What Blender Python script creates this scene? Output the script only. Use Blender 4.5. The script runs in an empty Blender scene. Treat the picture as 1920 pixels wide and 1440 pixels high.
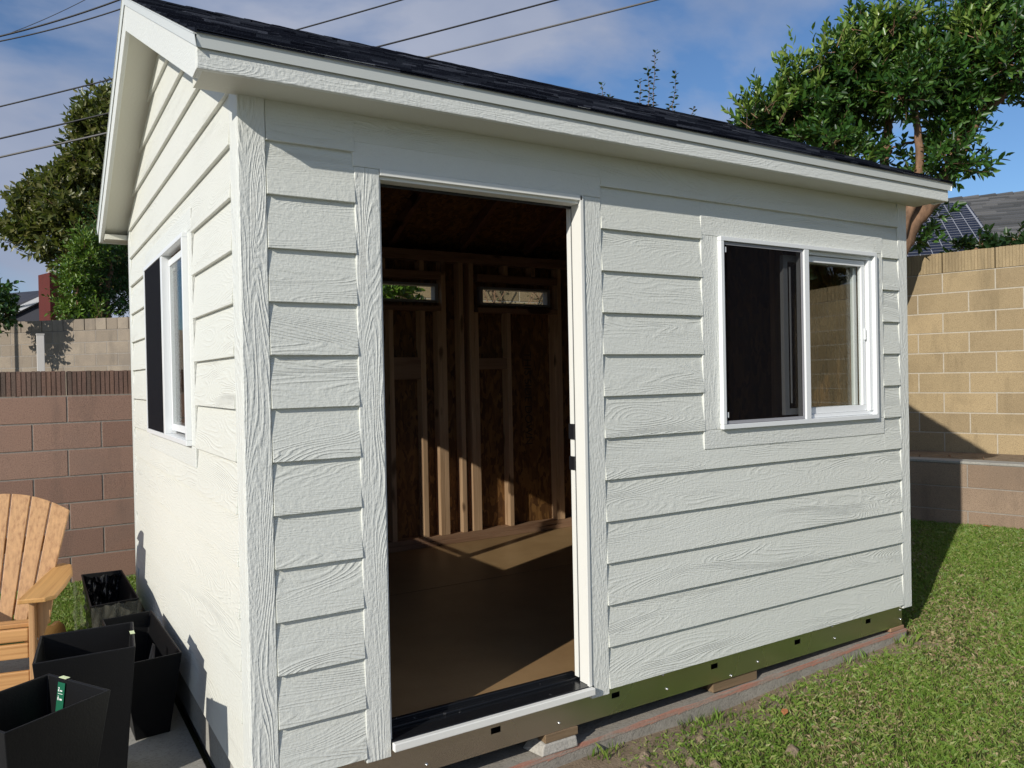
import bpy, math, random
import numpy as np
from mathutils import Vector, Matrix
random.seed(7); rng = np.random.default_rng(7)
sc = bpy.context.scene
COL = sc.collection
# ---------------------------------------------------------------- camera
CAM = np.array([-0.6177, -2.6502, 1.3352]); YAW, PITCH, ROLL, FPX = -0.5558, -0.0091, -0.0197, 1487.2
def _axes():
    cy, sy = math.cos(YAW), math.sin(YAW); cp, sp = math.cos(PITCH), math.sin(PITCH)
    f = np.array([-sy*cp, cy*cp, sp]); r = np.array([cy, sy, 0.0]); u = np.cross(r, f)
    c, s = math.cos(ROLL), math.sin(ROLL)
    return c*r+s*u, -s*r+c*u, f
AR, AU, AF = _axes()
def ray(px, py): return AF + AR*(px-960)/FPX - AU*(py-720)/FPX
def at(px, py, d): return CAM + ray(px, py)*d          # point seen at (px,py), d metres deep
cd = bpy.data.cameras.new('camera'); cam = bpy.data.objects.new('camera', cd); COL.objects.link(cam)
cd.sensor_width = 36; cd.lens = FPX/1920*36; cd.clip_start = 0.05; cd.clip_end = 500
m = Matrix(((AR[0], AU[0], -AF[0], CAM[0]), (AR[1], AU[1], -AF[1], CAM[1]), (AR[2], AU[2], -AF[2], CAM[2]), (0, 0, 0, 1)))
cam.matrix_world = m; sc.camera = cam
# ---------------------------------------------------------------- light and sky
SUN = Vector((1.0, 0.44, -0.525)).normalized()
sl = bpy.data.lights.new('sun', 'SUN'); so = bpy.data.objects.new('sun', sl); COL.objects.link(so)
sl.energy = 4.3; sl.angle = math.radians(0.5); sl.color = (1.0, 0.945, 0.86)
so.rotation_euler = SUN.to_track_quat('-Z', 'Y').to_euler()
w = bpy.data.worlds.new('World'); sc.world = w; w.use_nodes = True
def nd(nt, t, **k):
    n = nt.nodes.new(t)
    for a, b in k.items():
        if a.startswith('i_'): n.inputs[a[2:].replace('_', ' ')].default_value = b
        else: setattr(n, a, b)
    return n
def lk(nt, a, b): nt.links.new(a, b)
nt = w.node_tree; nt.nodes.clear()
out = nd(nt, 'ShaderNodeOutputWorld'); bg = nd(nt, 'ShaderNodeBackground'); bg.inputs['Strength'].default_value = 0.10
sky = nd(nt, 'ShaderNodeTexSky'); sky.sky_type = 'NISHITA'; sky.sun_disc = False
sky.sun_elevation = math.radians(25.7); sky.sun_rotation = math.atan2(-1, -0.44) % (2*math.pi); sky.air_density = 1.0; sky.dust_density = 0.4; sky.ozone_density = 2.5
tc = nd(nt, 'ShaderNodeTexCoord'); mp = nd(nt, 'ShaderNodeMapping'); mp.inputs['Scale'].default_value = (1.0, 1.0, 2.0); mp.inputs['Location'].default_value = (0.35, 2.2, 0.75)
n1 = nd(nt, 'ShaderNodeTexNoise'); n1.inputs['Scale'].default_value = 1.9; n1.inputs['Detail'].default_value = 9; n1.inputs['Roughness'].default_value = 0.52; n1.inputs['Distortion'].default_value = 0.25
cr = nd(nt, 'ShaderNodeValToRGB'); cr.color_ramp.elements[0].position = 0.44; cr.color_ramp.elements[1].position = 0.57
cr.color_ramp.elements[1].color = (0.9, 0.9, 0.9, 1)
n2 = nd(nt, 'ShaderNodeTexNoise'); n2.inputs['Scale'].default_value = 3.5; n2.inputs['Detail'].default_value = 6
cc = nd(nt, 'ShaderNodeValToRGB'); cc.color_ramp.elements[0].position = 0.3; cc.color_ramp.elements[1].position = 0.75
cc.color_ramp.elements[0].color = (2.9, 3.4, 4.7, 1); cc.color_ramp.elements[1].color = (5.0, 5.3, 6.3, 1)
tint = nd(nt, 'ShaderNodeMix', data_type='RGBA', blend_type='MULTIPLY'); tint.inputs[0].default_value = 1.0; tint.inputs[7].default_value = (0.74, 0.92, 1.12, 1)
mix = nd(nt, 'ShaderNodeMix', data_type='RGBA')
lk(nt, tc.outputs['Generated'], mp.inputs[0]); lk(nt, mp.outputs[0], n1.inputs[0]); lk(nt, mp.outputs[0], n2.inputs[0])
lk(nt, n1.outputs[0], cr.inputs[0]); lk(nt, n2.outputs[0], cc.inputs[0])
lk(nt, sky.outputs[0], tint.inputs[6]); lk(nt, cr.outputs[0], mix.inputs[0]); lk(nt, tint.outputs[2], mix.inputs[6]); lk(nt, cc.outputs[0], mix.inputs[7])
lk(nt, mix.outputs[2], bg.inputs[0]); lk(nt, bg.outputs[0], out.inputs[0])
sc.view_settings.view_transform = 'Standard'; sc.view_settings.look = 'None'; sc.view_settings.exposure = 0; sc.view_settings.gamma = 1
# ---------------------------------------------------------------- materials
def mat(name, col=(.5, .5, .5), rough=.6, metal=0.0, spec=.5):
    M = bpy.data.materials.new(name); M.use_nodes = True
    b = M.node_tree.nodes['Principled BSDF']
    b.inputs['Base Color'].default_value = (*col, 1); b.inputs['Roughness'].default_value = rough
    b.inputs['Metallic'].default_value = metal; b.inputs['Specular IOR Level'].default_value = spec
    return M
def P(M): return M.node_tree.nodes['Principled BSDF']
def coords(M, scale, rand=0.0, loc=(0, 0, 0)):
    nt = M.node_tree; t = nd(nt, 'ShaderNodeTexCoord'); mp = nd(nt, 'ShaderNodeMapping')
    mp.inputs['Scale'].default_value = scale; mp.inputs['Location'].default_value = loc
    lk(nt, t.outputs['Object'], mp.inputs[0]); o = mp.outputs[0]
    if rand:
        g = nd(nt, 'ShaderNodeNewGeometry'); v = nd(nt, 'ShaderNodeVectorMath', operation='MULTIPLY')
        v.inputs[1].default_value = (rand, rand*1.7, rand*0.6)
        cx = nd(nt, 'ShaderNodeCombineXYZ')
        for i in range(3): lk(nt, g.outputs['Random Per Island'], cx.inputs[i])
        lk(nt, cx.outputs[0], v.inputs[0]); a = nd(nt, 'ShaderNodeVectorMath', operation='ADD')
        lk(nt, o, a.inputs[0]); lk(nt, v.outputs[0], a.inputs[1]); o = a.outputs[0]
    return o
def noise(M, vec, scale=1.0, detail=3, rough=.5, dist=0.0):
    n = nd(M.node_tree, 'ShaderNodeTexNoise'); n.inputs['Scale'].default_value = scale; n.inputs['Detail'].default_value = detail
    n.inputs['Roughness'].default_value = rough; n.inputs['Distortion'].default_value = dist
    lk(M.node_tree, vec, n.inputs['Vector']); return n.outputs[0]
def ramp(M, fac, *stops):
    r = nd(M.node_tree, 'ShaderNodeValToRGB'); e = r.color_ramp.elements
    while len(e) < len(stops): e.new(0.5)
    for i, (p, c) in enumerate(stops):
        e[i].position = p; e[i].color = (*c, 1) if isinstance(c, tuple) else (c, c, c, 1)
    lk(M.node_tree, fac, r.inputs[0]); return r.outputs[0]
def mth(M, op, a, b=None, c=None):
    n = nd(M.node_tree, 'ShaderNodeMath', operation=op)
    for i, v in enumerate((a, b, c)):
        if v is None: continue
        if isinstance(v, (int, float)): n.inputs[i].default_value = v
        else: lk(M.node_tree, v, n.inputs[i])
    return n.outputs[0]
def mixc(M, fac, a, b, mode='MIX'):
    n = nd(M.node_tree, 'ShaderNodeMix', data_type='RGBA', blend_type=mode)
    for i, v in ((0, fac), (6, a), (7, b)):
        if isinstance(v, tuple): n.inputs[i].default_value = (*v, 1)
        elif isinstance(v, (int, float)): n.inputs[i].default_value = v
        else: lk(M.node_tree, v, n.inputs[i])
    return n.outputs[2]
def island(M): return nd(M.node_tree, 'ShaderNodeNewGeometry').outputs['Random Per Island']
def bump(M, h, dist=.002, strength=1.0):
    b = nd(M.node_tree, 'ShaderNodeBump'); b.inputs['Distance'].default_value = dist; b.inputs['Strength'].default_value = strength
    lk(M.node_tree, h, b.inputs['Height']); lk(M.node_tree, b.outputs[0], P(M).inputs['Normal'])
def setc(M, s): lk(M.node_tree, s, P(M).inputs['Base Color'])
def grain(name, col, axis, dist=.0019, amt=1.0, ring=.8, fin=1.0):
    """painted fibre-cement board with embossed cedar grain running along axis"""
    M = mat(name, col, .42, spec=.45)
    L, X, F, G = 1.15, 7.5, 26, 170
    sc_ = {'X': (L, X, X), 'Y': (X, L, X), 'Z': (X, X, L)}[axis]
    sf = {'X': (F, G, G), 'Y': (G, F, G), 'Z': (G, G, F)}[axis]
    v = coords(M, sc_, 60); big = noise(M, v, 1.0, 1.5, .4, .5)
    rings = mth(M, 'SINE', mth(M, 'MULTIPLY', big, 200))
    wob = noise(M, coords(M, tuple(a*.35 for a in sf), 31), 1, 3, .6)
    rings = mth(M, 'MULTIPLY', mth(M, 'ADD', rings, .15), wob)
    rings = mth(M, 'MAXIMUM', rings, 0.0)
    fine = noise(M, coords(M, sf, 13), 1, 2, .6)
    mask = ramp(M, noise(M, coords(M, tuple(a*.8 for a in sc_), 23), 1, 1), (.42, 0.0), (.6, 1.0))
    pit = noise(M, coords(M, (90, 90, 90), 5), 1, 2, .5)
    a = mth(M, 'MULTIPLY', rings, mth(M, 'ADD', mth(M, 'MULTIPLY', mask, 1.1*ring), .35*ring))
    b = mth(M, 'MULTIPLY', mth(M, 'ADD', fine, pit), .75*fin)
    bump(M, mth(M, 'ADD', a, b), dist*amt, 1.0)
    t = noise(M, coords(M, (.9, .9, .9)), 1, 4)
    setc(M, mixc(M, ramp(M, t, (.35, 0.0), (.7, 1.0)), tuple(c*.95 for c in col), col))
    return M
WHITE = (.70, .715, .655)
M_SX = grain('siding_paint_front', WHITE, 'X'); M_SY = grain('siding_paint_side', (.73, .735, .665), 'Y', amt=.75)
TW = (.73, .745, .695)
M_TZ = grain('trim_paint_upright', TW, 'Z', amt=1.15, ring=.75, fin=1.25); M_TX = grain('trim_paint_level', TW, 'X', amt=1.0, ring=.35, fin=1.3); M_TY = grain('trim_paint_rake', TW, 'Y', amt=.8, ring=.35, fin=1.2)
M_VINYL = mat('white_vinyl', (.78, .80, .80), .3)
M_JAMB = mat('white_jamb', (.80, .80, .75), .35)
M_SOFFIT = mat('soffit_paint', (.66, .65, .56), .55); bump(M_SOFFIT, noise(M_SOFFIT, coords(M_SOFFIT, (60, 60, 60)), 1, 3), .001)
M_DRIP = mat('painted_metal_edge', (.70, .73, .70), .35)
M_BLACK = mat('black_rubber', (.012, .012, .014), .35)
M_SILL = mat('black_threshold', (.010, .011, .013), .22)
_v = coords(M_SILL, (40, 40, 40)); setc(M_SILL, ramp(M_SILL, noise(M_SILL, _v, 1, 6, .7), (.66, (.010, .011, .013)), (.76, (.35, .34, .32))))
M_STEEL = mat('galvanised_steel', (.66, .64, .60), .27, 1.0)
_v = coords(M_STEEL, (2, 2, 3)); lk(M_STEEL.node_tree, ramp(M_STEEL, noise(M_STEEL, _v, .6, 1), (.3, .22), (.7, .32)), P(M_STEEL).inputs['Roughness'])
M_STAMP = mat('faded_stencil_ink', (.05, .03, .02), .8)
M_BOLT = mat('zinc_bolt', (.75, .75, .73), .2, 1.0)
def wood(name, c1, c2, axis, rough=.6, isl=.35):
    M = mat(name, c1, rough); L, X = (1.5, 26) if 'cedar' not in name else (1.0, 60)
    s = {'X': (L, X, X), 'Y': (X, L, X), 'Z': (X, X, L)}[axis]
    f = noise(M, coords(M, s, 40), 1, 5, .62, .6 if 'cedar' not in name else .05)
    c = ramp(M, f, (.3, c2), (.5, c1), (.68, tuple(min(1, a*1.18) for a in c1)))
    k = noise(M, coords(M, tuple(a*.5 if a > 5 else 4 for a in s), 11), 1, 0)
    c = mixc(M, ramp(M, k, (.74, 0.0), (.8, 1.0)), c, tuple(a*.45 for a in c2)) if 'cedar' not in name else c
    i = mth(M, 'ADD', mth(M, 'MULTIPLY', island(M), isl), 1-isl*.6)
    cb = nd(M.node_tree, 'ShaderNodeCombineColor')
    for q in range(3): lk(M.node_tree, i, cb.inputs[q])
    setc(M, mixc(M, 1.0, c, cb.outputs[0], 'MULTIPLY')); bump(M, f, .0006, .7); return M
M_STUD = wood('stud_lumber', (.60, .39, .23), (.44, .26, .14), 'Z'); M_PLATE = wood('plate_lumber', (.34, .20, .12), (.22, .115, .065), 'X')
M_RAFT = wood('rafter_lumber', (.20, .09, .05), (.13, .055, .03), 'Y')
M_CEDAR_Z = wood('cedar_upright', (.56, .32, .145), (.38, .19, .08), 'Z', .5, .5)
M_CEDAR_X = wood('cedar_crosswise', (.60, .32, .12), (.42, .19, .06), 'X', .5, .3)
M_CEDAR_Y = wood('cedar_lengthwise', (.55, .30, .10), (.44, .21, .06), 'Y', .5, .2)
M_SHIM = wood('shaded_brown_lumber', (.22, .15, .085), (.13, .085, .045), 'X')  # brown shim wood, darkened for the shadow the shims mostly sit in
M_OSB = mat('strand_board', (.3, .16, .06), .6)
_v = coords(M_OSB, (1, 1, 1)); _vo = nd(M_OSB.node_tree, 'ShaderNodeTexVoronoi'); _vo.inputs['Scale'].default_value = 1
_w = coords(M_OSB, (38, 38, 13)); _n = nd(M_OSB.node_tree, 'ShaderNodeTexNoise'); lk(M_OSB.node_tree, _w, _n.inputs[0]); _n.inputs['Scale'].default_value = .5
_a = nd(M_OSB.node_tree, 'ShaderNodeVectorMath', operation='ADD'); _s = nd(M_OSB.node_tree, 'ShaderNodeVectorMath', operation='SCALE'); _s.inputs['Scale'].default_value = 4
lk(M_OSB.node_tree, _n.outputs[1], _s.inputs[0]); lk(M_OSB.node_tree, _w, _a.inputs[0]); lk(M_OSB.node_tree, _s.outputs[0], _a.inputs[1]); lk(M_OSB.node_tree, _a.outputs[0], _vo.inputs['Vector'])
_sp = nd(M_OSB.node_tree, 'ShaderNodeSeparateColor'); lk(M_OSB.node_tree, _vo.outputs['Color'], _sp.inputs[0])
setc(M_OSB, ramp(M_OSB, _sp.outputs[0], (0, (.085, .034, .009)), (.5, (.16, .072, .02)), (1, (.27, .135, .04)))); bump(M_OSB, _sp.outputs[1], .0008)
M_FLOOR = mat('floor_panel', (.40, .27, .14), .45); _v = coords(M_FLOOR, (3, 3, 3))
setc(M_FLOOR, ramp(M_FLOOR, noise(M_FLOOR, _v, 1, 8, .7), (.3, (.25, .155, .073)), (.7, (.32, .205, .10)))); bump(M_FLOOR, noise(M_FLOOR, coords(M_FLOOR, (70, 70, 70)), 1, 3), .0005)
def concrete(name, c1, c2, sc1=6, d=.003, stain=None):
    M = mat(name, c1, .85, spec=.2); v = coords(M, (1, 1, 1)); a = noise(M, v, sc1, 8, .65); b = noise(M, v, 90, 4, .7)
    c = ramp(M, a, (.3, c2), (.7, c1)); c = mixc(M, ramp(M, b, (.35, .5), (.5, 0.0)), c, tuple(q*.55 for q in c2))
    if stain: c = mixc(M, ramp(M, noise(M, v, 2.2, 5, .6), (.5, 0.0), (.64, .8)), c, stain)
    setc(M, c); bump(M, mth(M, 'ADD', mth(M, 'MULTIPLY', a, .5), b), d); return M
M_SLAB = concrete('slab_concrete', (.37, .34, .29), (.25, .23, .195), 5, .004)
M_REDEDGE = concrete('chalky_red_edge', (.38, .33, .28), (.30, .25, .20), 9, .003)
_c = P(M_REDEDGE).inputs['Base Color'].links[0].from_socket; setc(M_REDEDGE, mixc(M_REDEDGE, ramp(M_REDEDGE, noise(M_REDEDGE, coords(M_REDEDGE, (5, 60, 60)), 1, 5, .65), (.40, 0.0), (.58, .85)), _c, (.44, .19, .13)))
M_PATIO = concrete('patio_concrete', (.38, .37, .33), (.30, .29, .26), 4, .0015)
M_PAVER = concrete('pale_block_concrete', (.48, .46, .41), (.38, .36, .32), 9, .004)
def block(name, c1, c2, c3, stain=(.2, .15, .1), amt=.5):
    M = mat(name, c1, .9, spec=.15); v = coords(M, (1, 1, 1)); f = noise(M, v, 140, 3, .75); a = noise(M, v, 1.6, 6, .6)
    c = ramp(M, island(M), (0, c1), (.5, c2), (1, c3)); c = mixc(M, ramp(M, f, (.36, .6), (.5, 0.0)), c, tuple(q*.5 for q in c1))
    c = mixc(M, ramp(M, f, (.6, 0.0), (.72, .5)), c, tuple(min(1, q*1.5) for q in c3))
    c = mixc(M, ramp(M, a, (.48, 0.0), (.68, amt)), c, stain)
    dr = noise(M, coords(M, (2.6, 2.6, .55), 0, (7, 3, 1)), 1.7, 5, .65); c = mixc(M, ramp(M, dr, (.54, 0.0), (.70, .5)), c, tuple(q*.7 for q in stain))
    setc(M, c); bump(M, f, .003); return M
M_BROWN = block('brown_block', (.30, .185, .14), (.34, .21, .155), (.375, .24, .18), (.25, .18, .145), .5)
M_YELLOW = block('buff_block', (.32, .245, .145), (.37, .285, .165), (.42, .32, .185), (.22, .17, .10), .6)
M_GREY = block('taupe_block', (.27, .225, .175), (.32, .265, .205), (.35, .295, .23), (.19, .165, .14), .6)
M_RETAIN = block('retaining_block', (.25, .18, .125), (.29, .21, .15), (.32, .24, .17), (.20, .15, .11), .5)
M_MORTAR = concrete('mortar', (.33, .30, .26), (.26, .23, .2), 20, .002)
M_MORTARY = concrete('pale_mortar', (.50, .45, .36), (.42, .37, .29), 20, .002)
M_CHIM = block('red_brick', (.10, .024, .022), (.12, .032, .028), (.14, .04, .034), (.10, .04, .035), .3)
M_SHING = mat('shingle', (.03, .035, .05), 1.0, spec=.04)
_v = coords(M_SHING, (1, 1, 1)); _c = ramp(M_SHING, island(M_SHING), (0, (.004, .005, .009)), (.45, (.010, .012, .019)), (.8, (.022, .026, .036)), (1, (.060, .066, .085)))
_g = noise(M_SHING, _v, 260, 2, .8); setc(M_SHING, mixc(M_SHING, ramp(M_SHING, _g, (.6, 0.0), (.7, .5)), _c, (.09, .10, .12))); bump(M_SHING, _g, .003)
M_NROOF = mat('grey_shingle', (.12, .12, .12), .95, spec=.15)
_c = ramp(M_NROOF, island(M_NROOF), (0, (.075, .078, .08)), (.5, (.11, .112, .115)), (1, (.16, .16, .16))); setc(M_NROOF, _c)
M_DEADLEAF = mat('dead_leaf', (.42, .16, .06), .7)
M_DARKPAINT = mat('dark_wall_paint', (.03, .032, .045), .8); M_PALEPAINT = mat('pale_trim_paint', (.42, .43, .45), .6)
M_CREAM = mat('cream_stucco', (.55, .5, .42), .9)
M_SOLAR = mat('solar_glass', (.014, .016, .028), .45, spec=.25); M_SOLARLINE = mat('solar_busbar', (.30, .31, .34), .6, .0)
M_BLACKPL = mat('black_planter_plastic', (.0045, .0045, .005), .5, spec=.28); bump(M_BLACKPL, noise(M_BLACKPL, coords(M_BLACKPL, (140, 140, 140)), 1, 2), .0006)
M_GREEN = mat('green_card', (.005, .11, .055), .5); M_LIME = mat('pale_green_card', (.66, .74, .45), .6); M_INK = mat('white_ink', (.75, .8, .75), .6)
M_FILM = mat('clear_plastic_film', (.30, .30, .24), .16, spec=.6)
def seethrough(M, a):
    nt = M.node_tree; t = nd(nt, 'ShaderNodeBsdfTransparent'); x = nd(nt, 'ShaderNodeMixShader'); o = nt.nodes['Material Output']
    x.inputs[0].default_value = a; lk(nt, t.outputs[0], x.inputs[1]); lk(nt, P(M).outputs[0], x.inputs[2]); lk(nt, x.outputs[0], o.inputs[0])
seethrough(M_FILM, .22)
def meshscreen(name, a0, a1):
    M = mat(name, (.006, .006, .008), .8, spec=.1); seethrough(M, .5); nt = M.node_tree   # woven mesh closes up at a slant
    x = [n for n in nt.nodes if n.type == 'MIX_SHADER'][0]; l = nd(nt, 'ShaderNodeLayerWeight'); l.inputs[0].default_value = .5
    r = nd(nt, 'ShaderNodeMapRange'); r.inputs[1].default_value = .15; r.inputs[2].default_value = .7; r.inputs[3].default_value = a0; r.inputs[4].default_value = a1
    lk(nt, l.outputs['Facing'], r.inputs[0]); lk(nt, r.outputs[0], x.inputs[0]); return M
M_SCREEN = meshscreen('insect_screen', .35, .6); M_SCREEN2 = meshscreen('dense_insect_screen', .14, .97)
M_GLASS = bpy.data.materials.new('window_glass'); M_GLASS.use_nodes = True; nt = M_GLASS.node_tree; nt.nodes.clear()
o_ = nd(nt, 'ShaderNodeOutputMaterial'); t_ = nd(nt, 'ShaderNodeBsdfTransparent'); t_.inputs[0].default_value = (.96, .975, .965, 1)
g_ = nd(nt, 'ShaderNodeBsdfGlossy'); g_.inputs['Roughness'].default_value = 0.0; lw_ = nd(nt, 'ShaderNodeLayerWeight'); lw_.inputs[0].default_value = .5; pw_ = nd(nt, 'ShaderNodeMath', operation='POWER'); pw_.inputs[1].default_value = 4.0; lk(nt, lw_.outputs['Facing'], pw_.inputs[0]); f_ = nd(nt, 'ShaderNodeMath', operation='MULTIPLY_ADD'); f_.inputs[1].default_value = .5; f_.inputs[2].default_value = .055; lk(nt, pw_.outputs[0], f_.inputs[0])
x_ = nd(nt, 'ShaderNodeMixShader'); lk(nt, f_.outputs[0], x_.inputs[0]); lk(nt, t_.outputs[0], x_.inputs[1]); lk(nt, g_.outputs[0], x_.inputs[2]); lk(nt, x_.outputs[0], o_.inputs[0])
M_GREYVINYL = mat('grey_sash', (.30, .30, .32), .4)
M_WIRE = mat('wire_black', (.02, .02, .022), .6); M_WIREP = mat('wire_pale', (.13, .125, .12), .6)
M_BARK = mat('bark', (.30, .17, .10), .9); _v = coords(M_BARK, (14, 14, 5)); _n = noise(M_BARK, _v, 1, 6, .65)
setc(M_BARK, ramp(M_BARK, _n, (.3, (.10, .06, .035)), (.65, (.27, .155, .09)))); bump(M_BARK, _n, .012)
def leafmat(name, *cols, rough=.38, trans=.25):
    M = mat(name, cols[0], rough, spec=.5)
    st = [(i/(len(cols)-1), c) for i, c in enumerate(cols)]
    c = ramp(M, island(M), *st); setc(M, c)
    nt = M.node_tree; t = nd(nt, 'ShaderNodeBsdfTranslucent'); hs = mixc(M, .5, c, (.25, .35, .03)); lk(nt, hs, t.inputs[0])
    x = nd(nt, 'ShaderNodeMixShader'); x.inputs[0].default_value = trans; lk(nt, P(M).outputs[0], x.inputs[1]); lk(nt, t.outputs[0], x.inputs[2]); lk(nt, x.outputs[0], nt.nodes['Material Output'].inputs[0])
    return M
M_LEAF = leafmat('glossy_leaf', (.012, .040, .009), (.020, .066, .011), (.036, .105, .016), (.055, .14, .022), (.10, .19, .035), rough=.42)
M_YOUNG = leafmat('young_leaf', (.05, .12, .015), (.10, .19, .03), (.17, .27, .05), (.26, .34, .08), rough=.32)
M_LEAFB = leafmat('bronze_leaf', (.06, .08, .02), (.11, .12, .032), (.17, .155, .05), (.08, .12, .028))
M_LEAFG = leafmat('soft_green_leaf', (.015, .05, .012), (.03, .09, .02), (.05, .13, .025))
M_LEAFY = leafmat('yellow_green_leaf', (.06, .13, .02), (.10, .19, .02), (.16, .25, .03))
M_LEAFD = leafmat('dark_leaf', (.012, .03, .012), (.02, .05, .015), (.03, .07, .02))
M_GRASS = leafmat('grass_blade', (.10, .185, .026), (.135, .235, .034), (.175, .28, .045), (.22, .30, .06), (.34, .34, .13), rough=.5, trans=.3)
_nt = M_GRASS.node_tree
M_DRY = leafmat('dry_grass_blade', (.20, .14, .07), (.32, .24, .13), (.42, .34, .20), (.14, .16, .04), rough=.7, trans=.15)
M_SOIL = concrete('lawn_soil', (.075, .085, .025), (.05, .06, .018), 8, .01, stain=(.16, .13, .05))
M_DIRT = concrete('bare_dirt', (.33, .26, .18), (.20, .145, .095), 12, .012)
# ---------------------------------------------------------------- mesh helpers
class MB:
    def __init__(s): s.v = []; s.f = []
    def hexa(s, p):            # 4 bottom points (ccw from above), 4 top points
        b = len(s.v); s.v += [tuple(map(float, q)) for q in p]
        s.f += [(b+3, b+2, b+1, b), (b+4, b+5, b+6, b+7)] + [(b+i, b+(i+1) % 4, b+4+(i+1) % 4, b+4+i) for i in range(4)]; return s
    def box(s, x0, y0, z0, x1, y1, z1):
        x0, x1 = sorted((x0, x1)); y0, y1 = sorted((y0, y1)); z0, z1 = sorted((z0, z1))
        return s.hexa([(x0, y0, z0), (x1, y0, z0), (x1, y1, z0), (x0, y1, z0), (x0, y0, z1), (x1, y0, z1), (x1, y1, z1), (x0, y1, z1)])
    def prism(s, poly, off):   # poly: list of 3D points, off: extrusion vector
        b = len(s.v); n = len(poly); off = np.array(off, float)
        s.v += [tuple(map(float, p)) for p in poly] + [tuple(np.array(p, float)+off) for p in poly]
        s.f += [tuple(range(b+n-1, b-1, -1)), tuple(range(b+n, b+2*n))] + [(b+i, b+(i+1) % n, b+n+(i+1) % n, b+n+i) for i in range(n)]; return s
    def tube(s, pts, rad, n=8, cap=True):
        pts = [np.array(p, float) for p in pts]; b = len(s.v)
        if isinstance(rad, (int, float)): rad = [rad]*len(pts)
        ref = None
        for i, p in enumerate(pts):
            t = pts[min(i+1, len(pts)-1)]-pts[max(i-1, 0)]; t = t/(np.linalg.norm(t)+1e-9)
            if ref is None: ref = np.array([0, 0, 1.]) if abs(t[2]) < .9 else np.array([1., 0, 0])
            a = np.cross(t, ref); a /= np.linalg.norm(a)+1e-9; c = np.cross(a, t); ref = c
            for k in range(n):
                th = 2*math.pi*k/n; s.v.append(tuple(p+rad[i]*(math.cos(th)*a+math.sin(th)*c)))
        for i in range(len(pts)-1):
            for k in range(n): s.f.append((b+i*n+k, b+i*n+(k+1) % n, b+(i+1)*n+(k+1) % n, b+(i+1)*n+k))
        if cap: s.f += [tuple(range(b+n-1, b-1, -1)), tuple(range(b+(len(pts)-1)*n, b+len(pts)*n))]
        return s
    def build(s, name, m, parent=None, bevel=0, smooth=False, loc=None):
        me = bpy.data.meshes.new(name); me.from_pydata(s.v, [], s.f); me.materials.append(m); me.update()
        import bmesh
        bm = bmesh.new(); bm.from_mesh(me); bmesh.ops.recalc_face_normals(bm, faces=bm.faces); bm.to_mesh(me); bm.free()
        if smooth:
            me.polygons.foreach_set('use_smooth', [True]*len(me.polygons))
        o = bpy.data.objects.new(name, me); COL.objects.link(o)
        if parent: o.parent = parent
        if loc is not None: o.location = loc
        if bevel:
            b = o.modifiers.new('bevel', 'BEVEL'); b.width = bevel; b.segments = 2; b.limit_method = 'ANGLE'; b.angle_limit = .7
        return o
def tag(o, label=None, cat=None, group=None, kind=None):
    if label: o['label'] = label
    if cat: o['category'] = cat
    if group: o['group'] = group
    if kind: o['kind'] = kind
    return o
def empty(name, loc=(0, 0, 0), rz=0):
    o = bpy.data.objects.new(name, None); COL.objects.link(o); o.location = loc; o.rotation_euler = (0, 0, rz); o.empty_display_size = .1; return o
def box(name, m, parent, x0, y0, z0, x1, y1, z1, bevel=.0015): return MB().box(x0, y0, z0, x1, y1, z1).build(name, m, parent, bevel)
def mesh_np(name, V, F, m, parent=None, smooth=False):
    """V (n,3); F (k,q) fast mesh"""
    me = bpy.data.meshes.new(name); k, q = F.shape
    me.vertices.add(len(V)); me.vertices.foreach_set('co', V.astype(np.float32).ravel())
    me.loops.add(k*q); me.loops.foreach_set('vertex_index', F.astype(np.int32).ravel())
    me.polygons.add(k); me.polygons.foreach_set('loop_start', np.arange(0, k*q, q, dtype=np.int32)); me.polygons.foreach_set('loop_total', np.full(k, q, dtype=np.int32))
    if smooth: me.polygons.foreach_set('use_smooth', np.ones(k, dtype=bool))
    me.update(calc_edges=True); me.validate(); me.materials.append(m)
    o = bpy.data.objects.new(name, me); COL.objects.link(o)
    if parent: o.parent = parent
    return o
# ---------------------------------------------------------------- ground
def gz(x):
    t = np.clip((np.asarray(x, float)-1.8)/5.2, 0, 1); return -.268+.233*t*t*(3-2*t)
def gzy(x, y):
    x = np.asarray(x, float); y = np.asarray(y, float)
    return gz(x)+.07*np.clip((y-1.9)/1.0, 0, 1)*np.clip((1.5-x)/1.0, 0, 1)+.006*np.sin(x*5.1+y*2.3)+.005*np.sin(y*6.3-x*1.7)
xs = np.concatenate([np.linspace(-80, -4, 12), np.linspace(-3.7, 11, 130), np.linspace(12, 80, 12)]); ys = np.concatenate([np.linspace(-60, -5, 8), np.linspace(-4.7, 6, 100), np.linspace(7, 120, 12)])
X, Y = np.meshgrid(xs, ys); Z = gzy(X, Y); V = np.stack([X.ravel(), Y.ravel(), Z.ravel()], 1)
i, j = np.meshgrid(np.arange(len(ys)-1), np.arange(len(xs)-1), indexing='ij'); a = (i*len(xs)+j).ravel()
tag(mesh_np('ground', V, np.stack([a, a+1, a+len(xs)+1, a+len(xs)], 1), M_SOIL, None, True), kind='structure')
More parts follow.
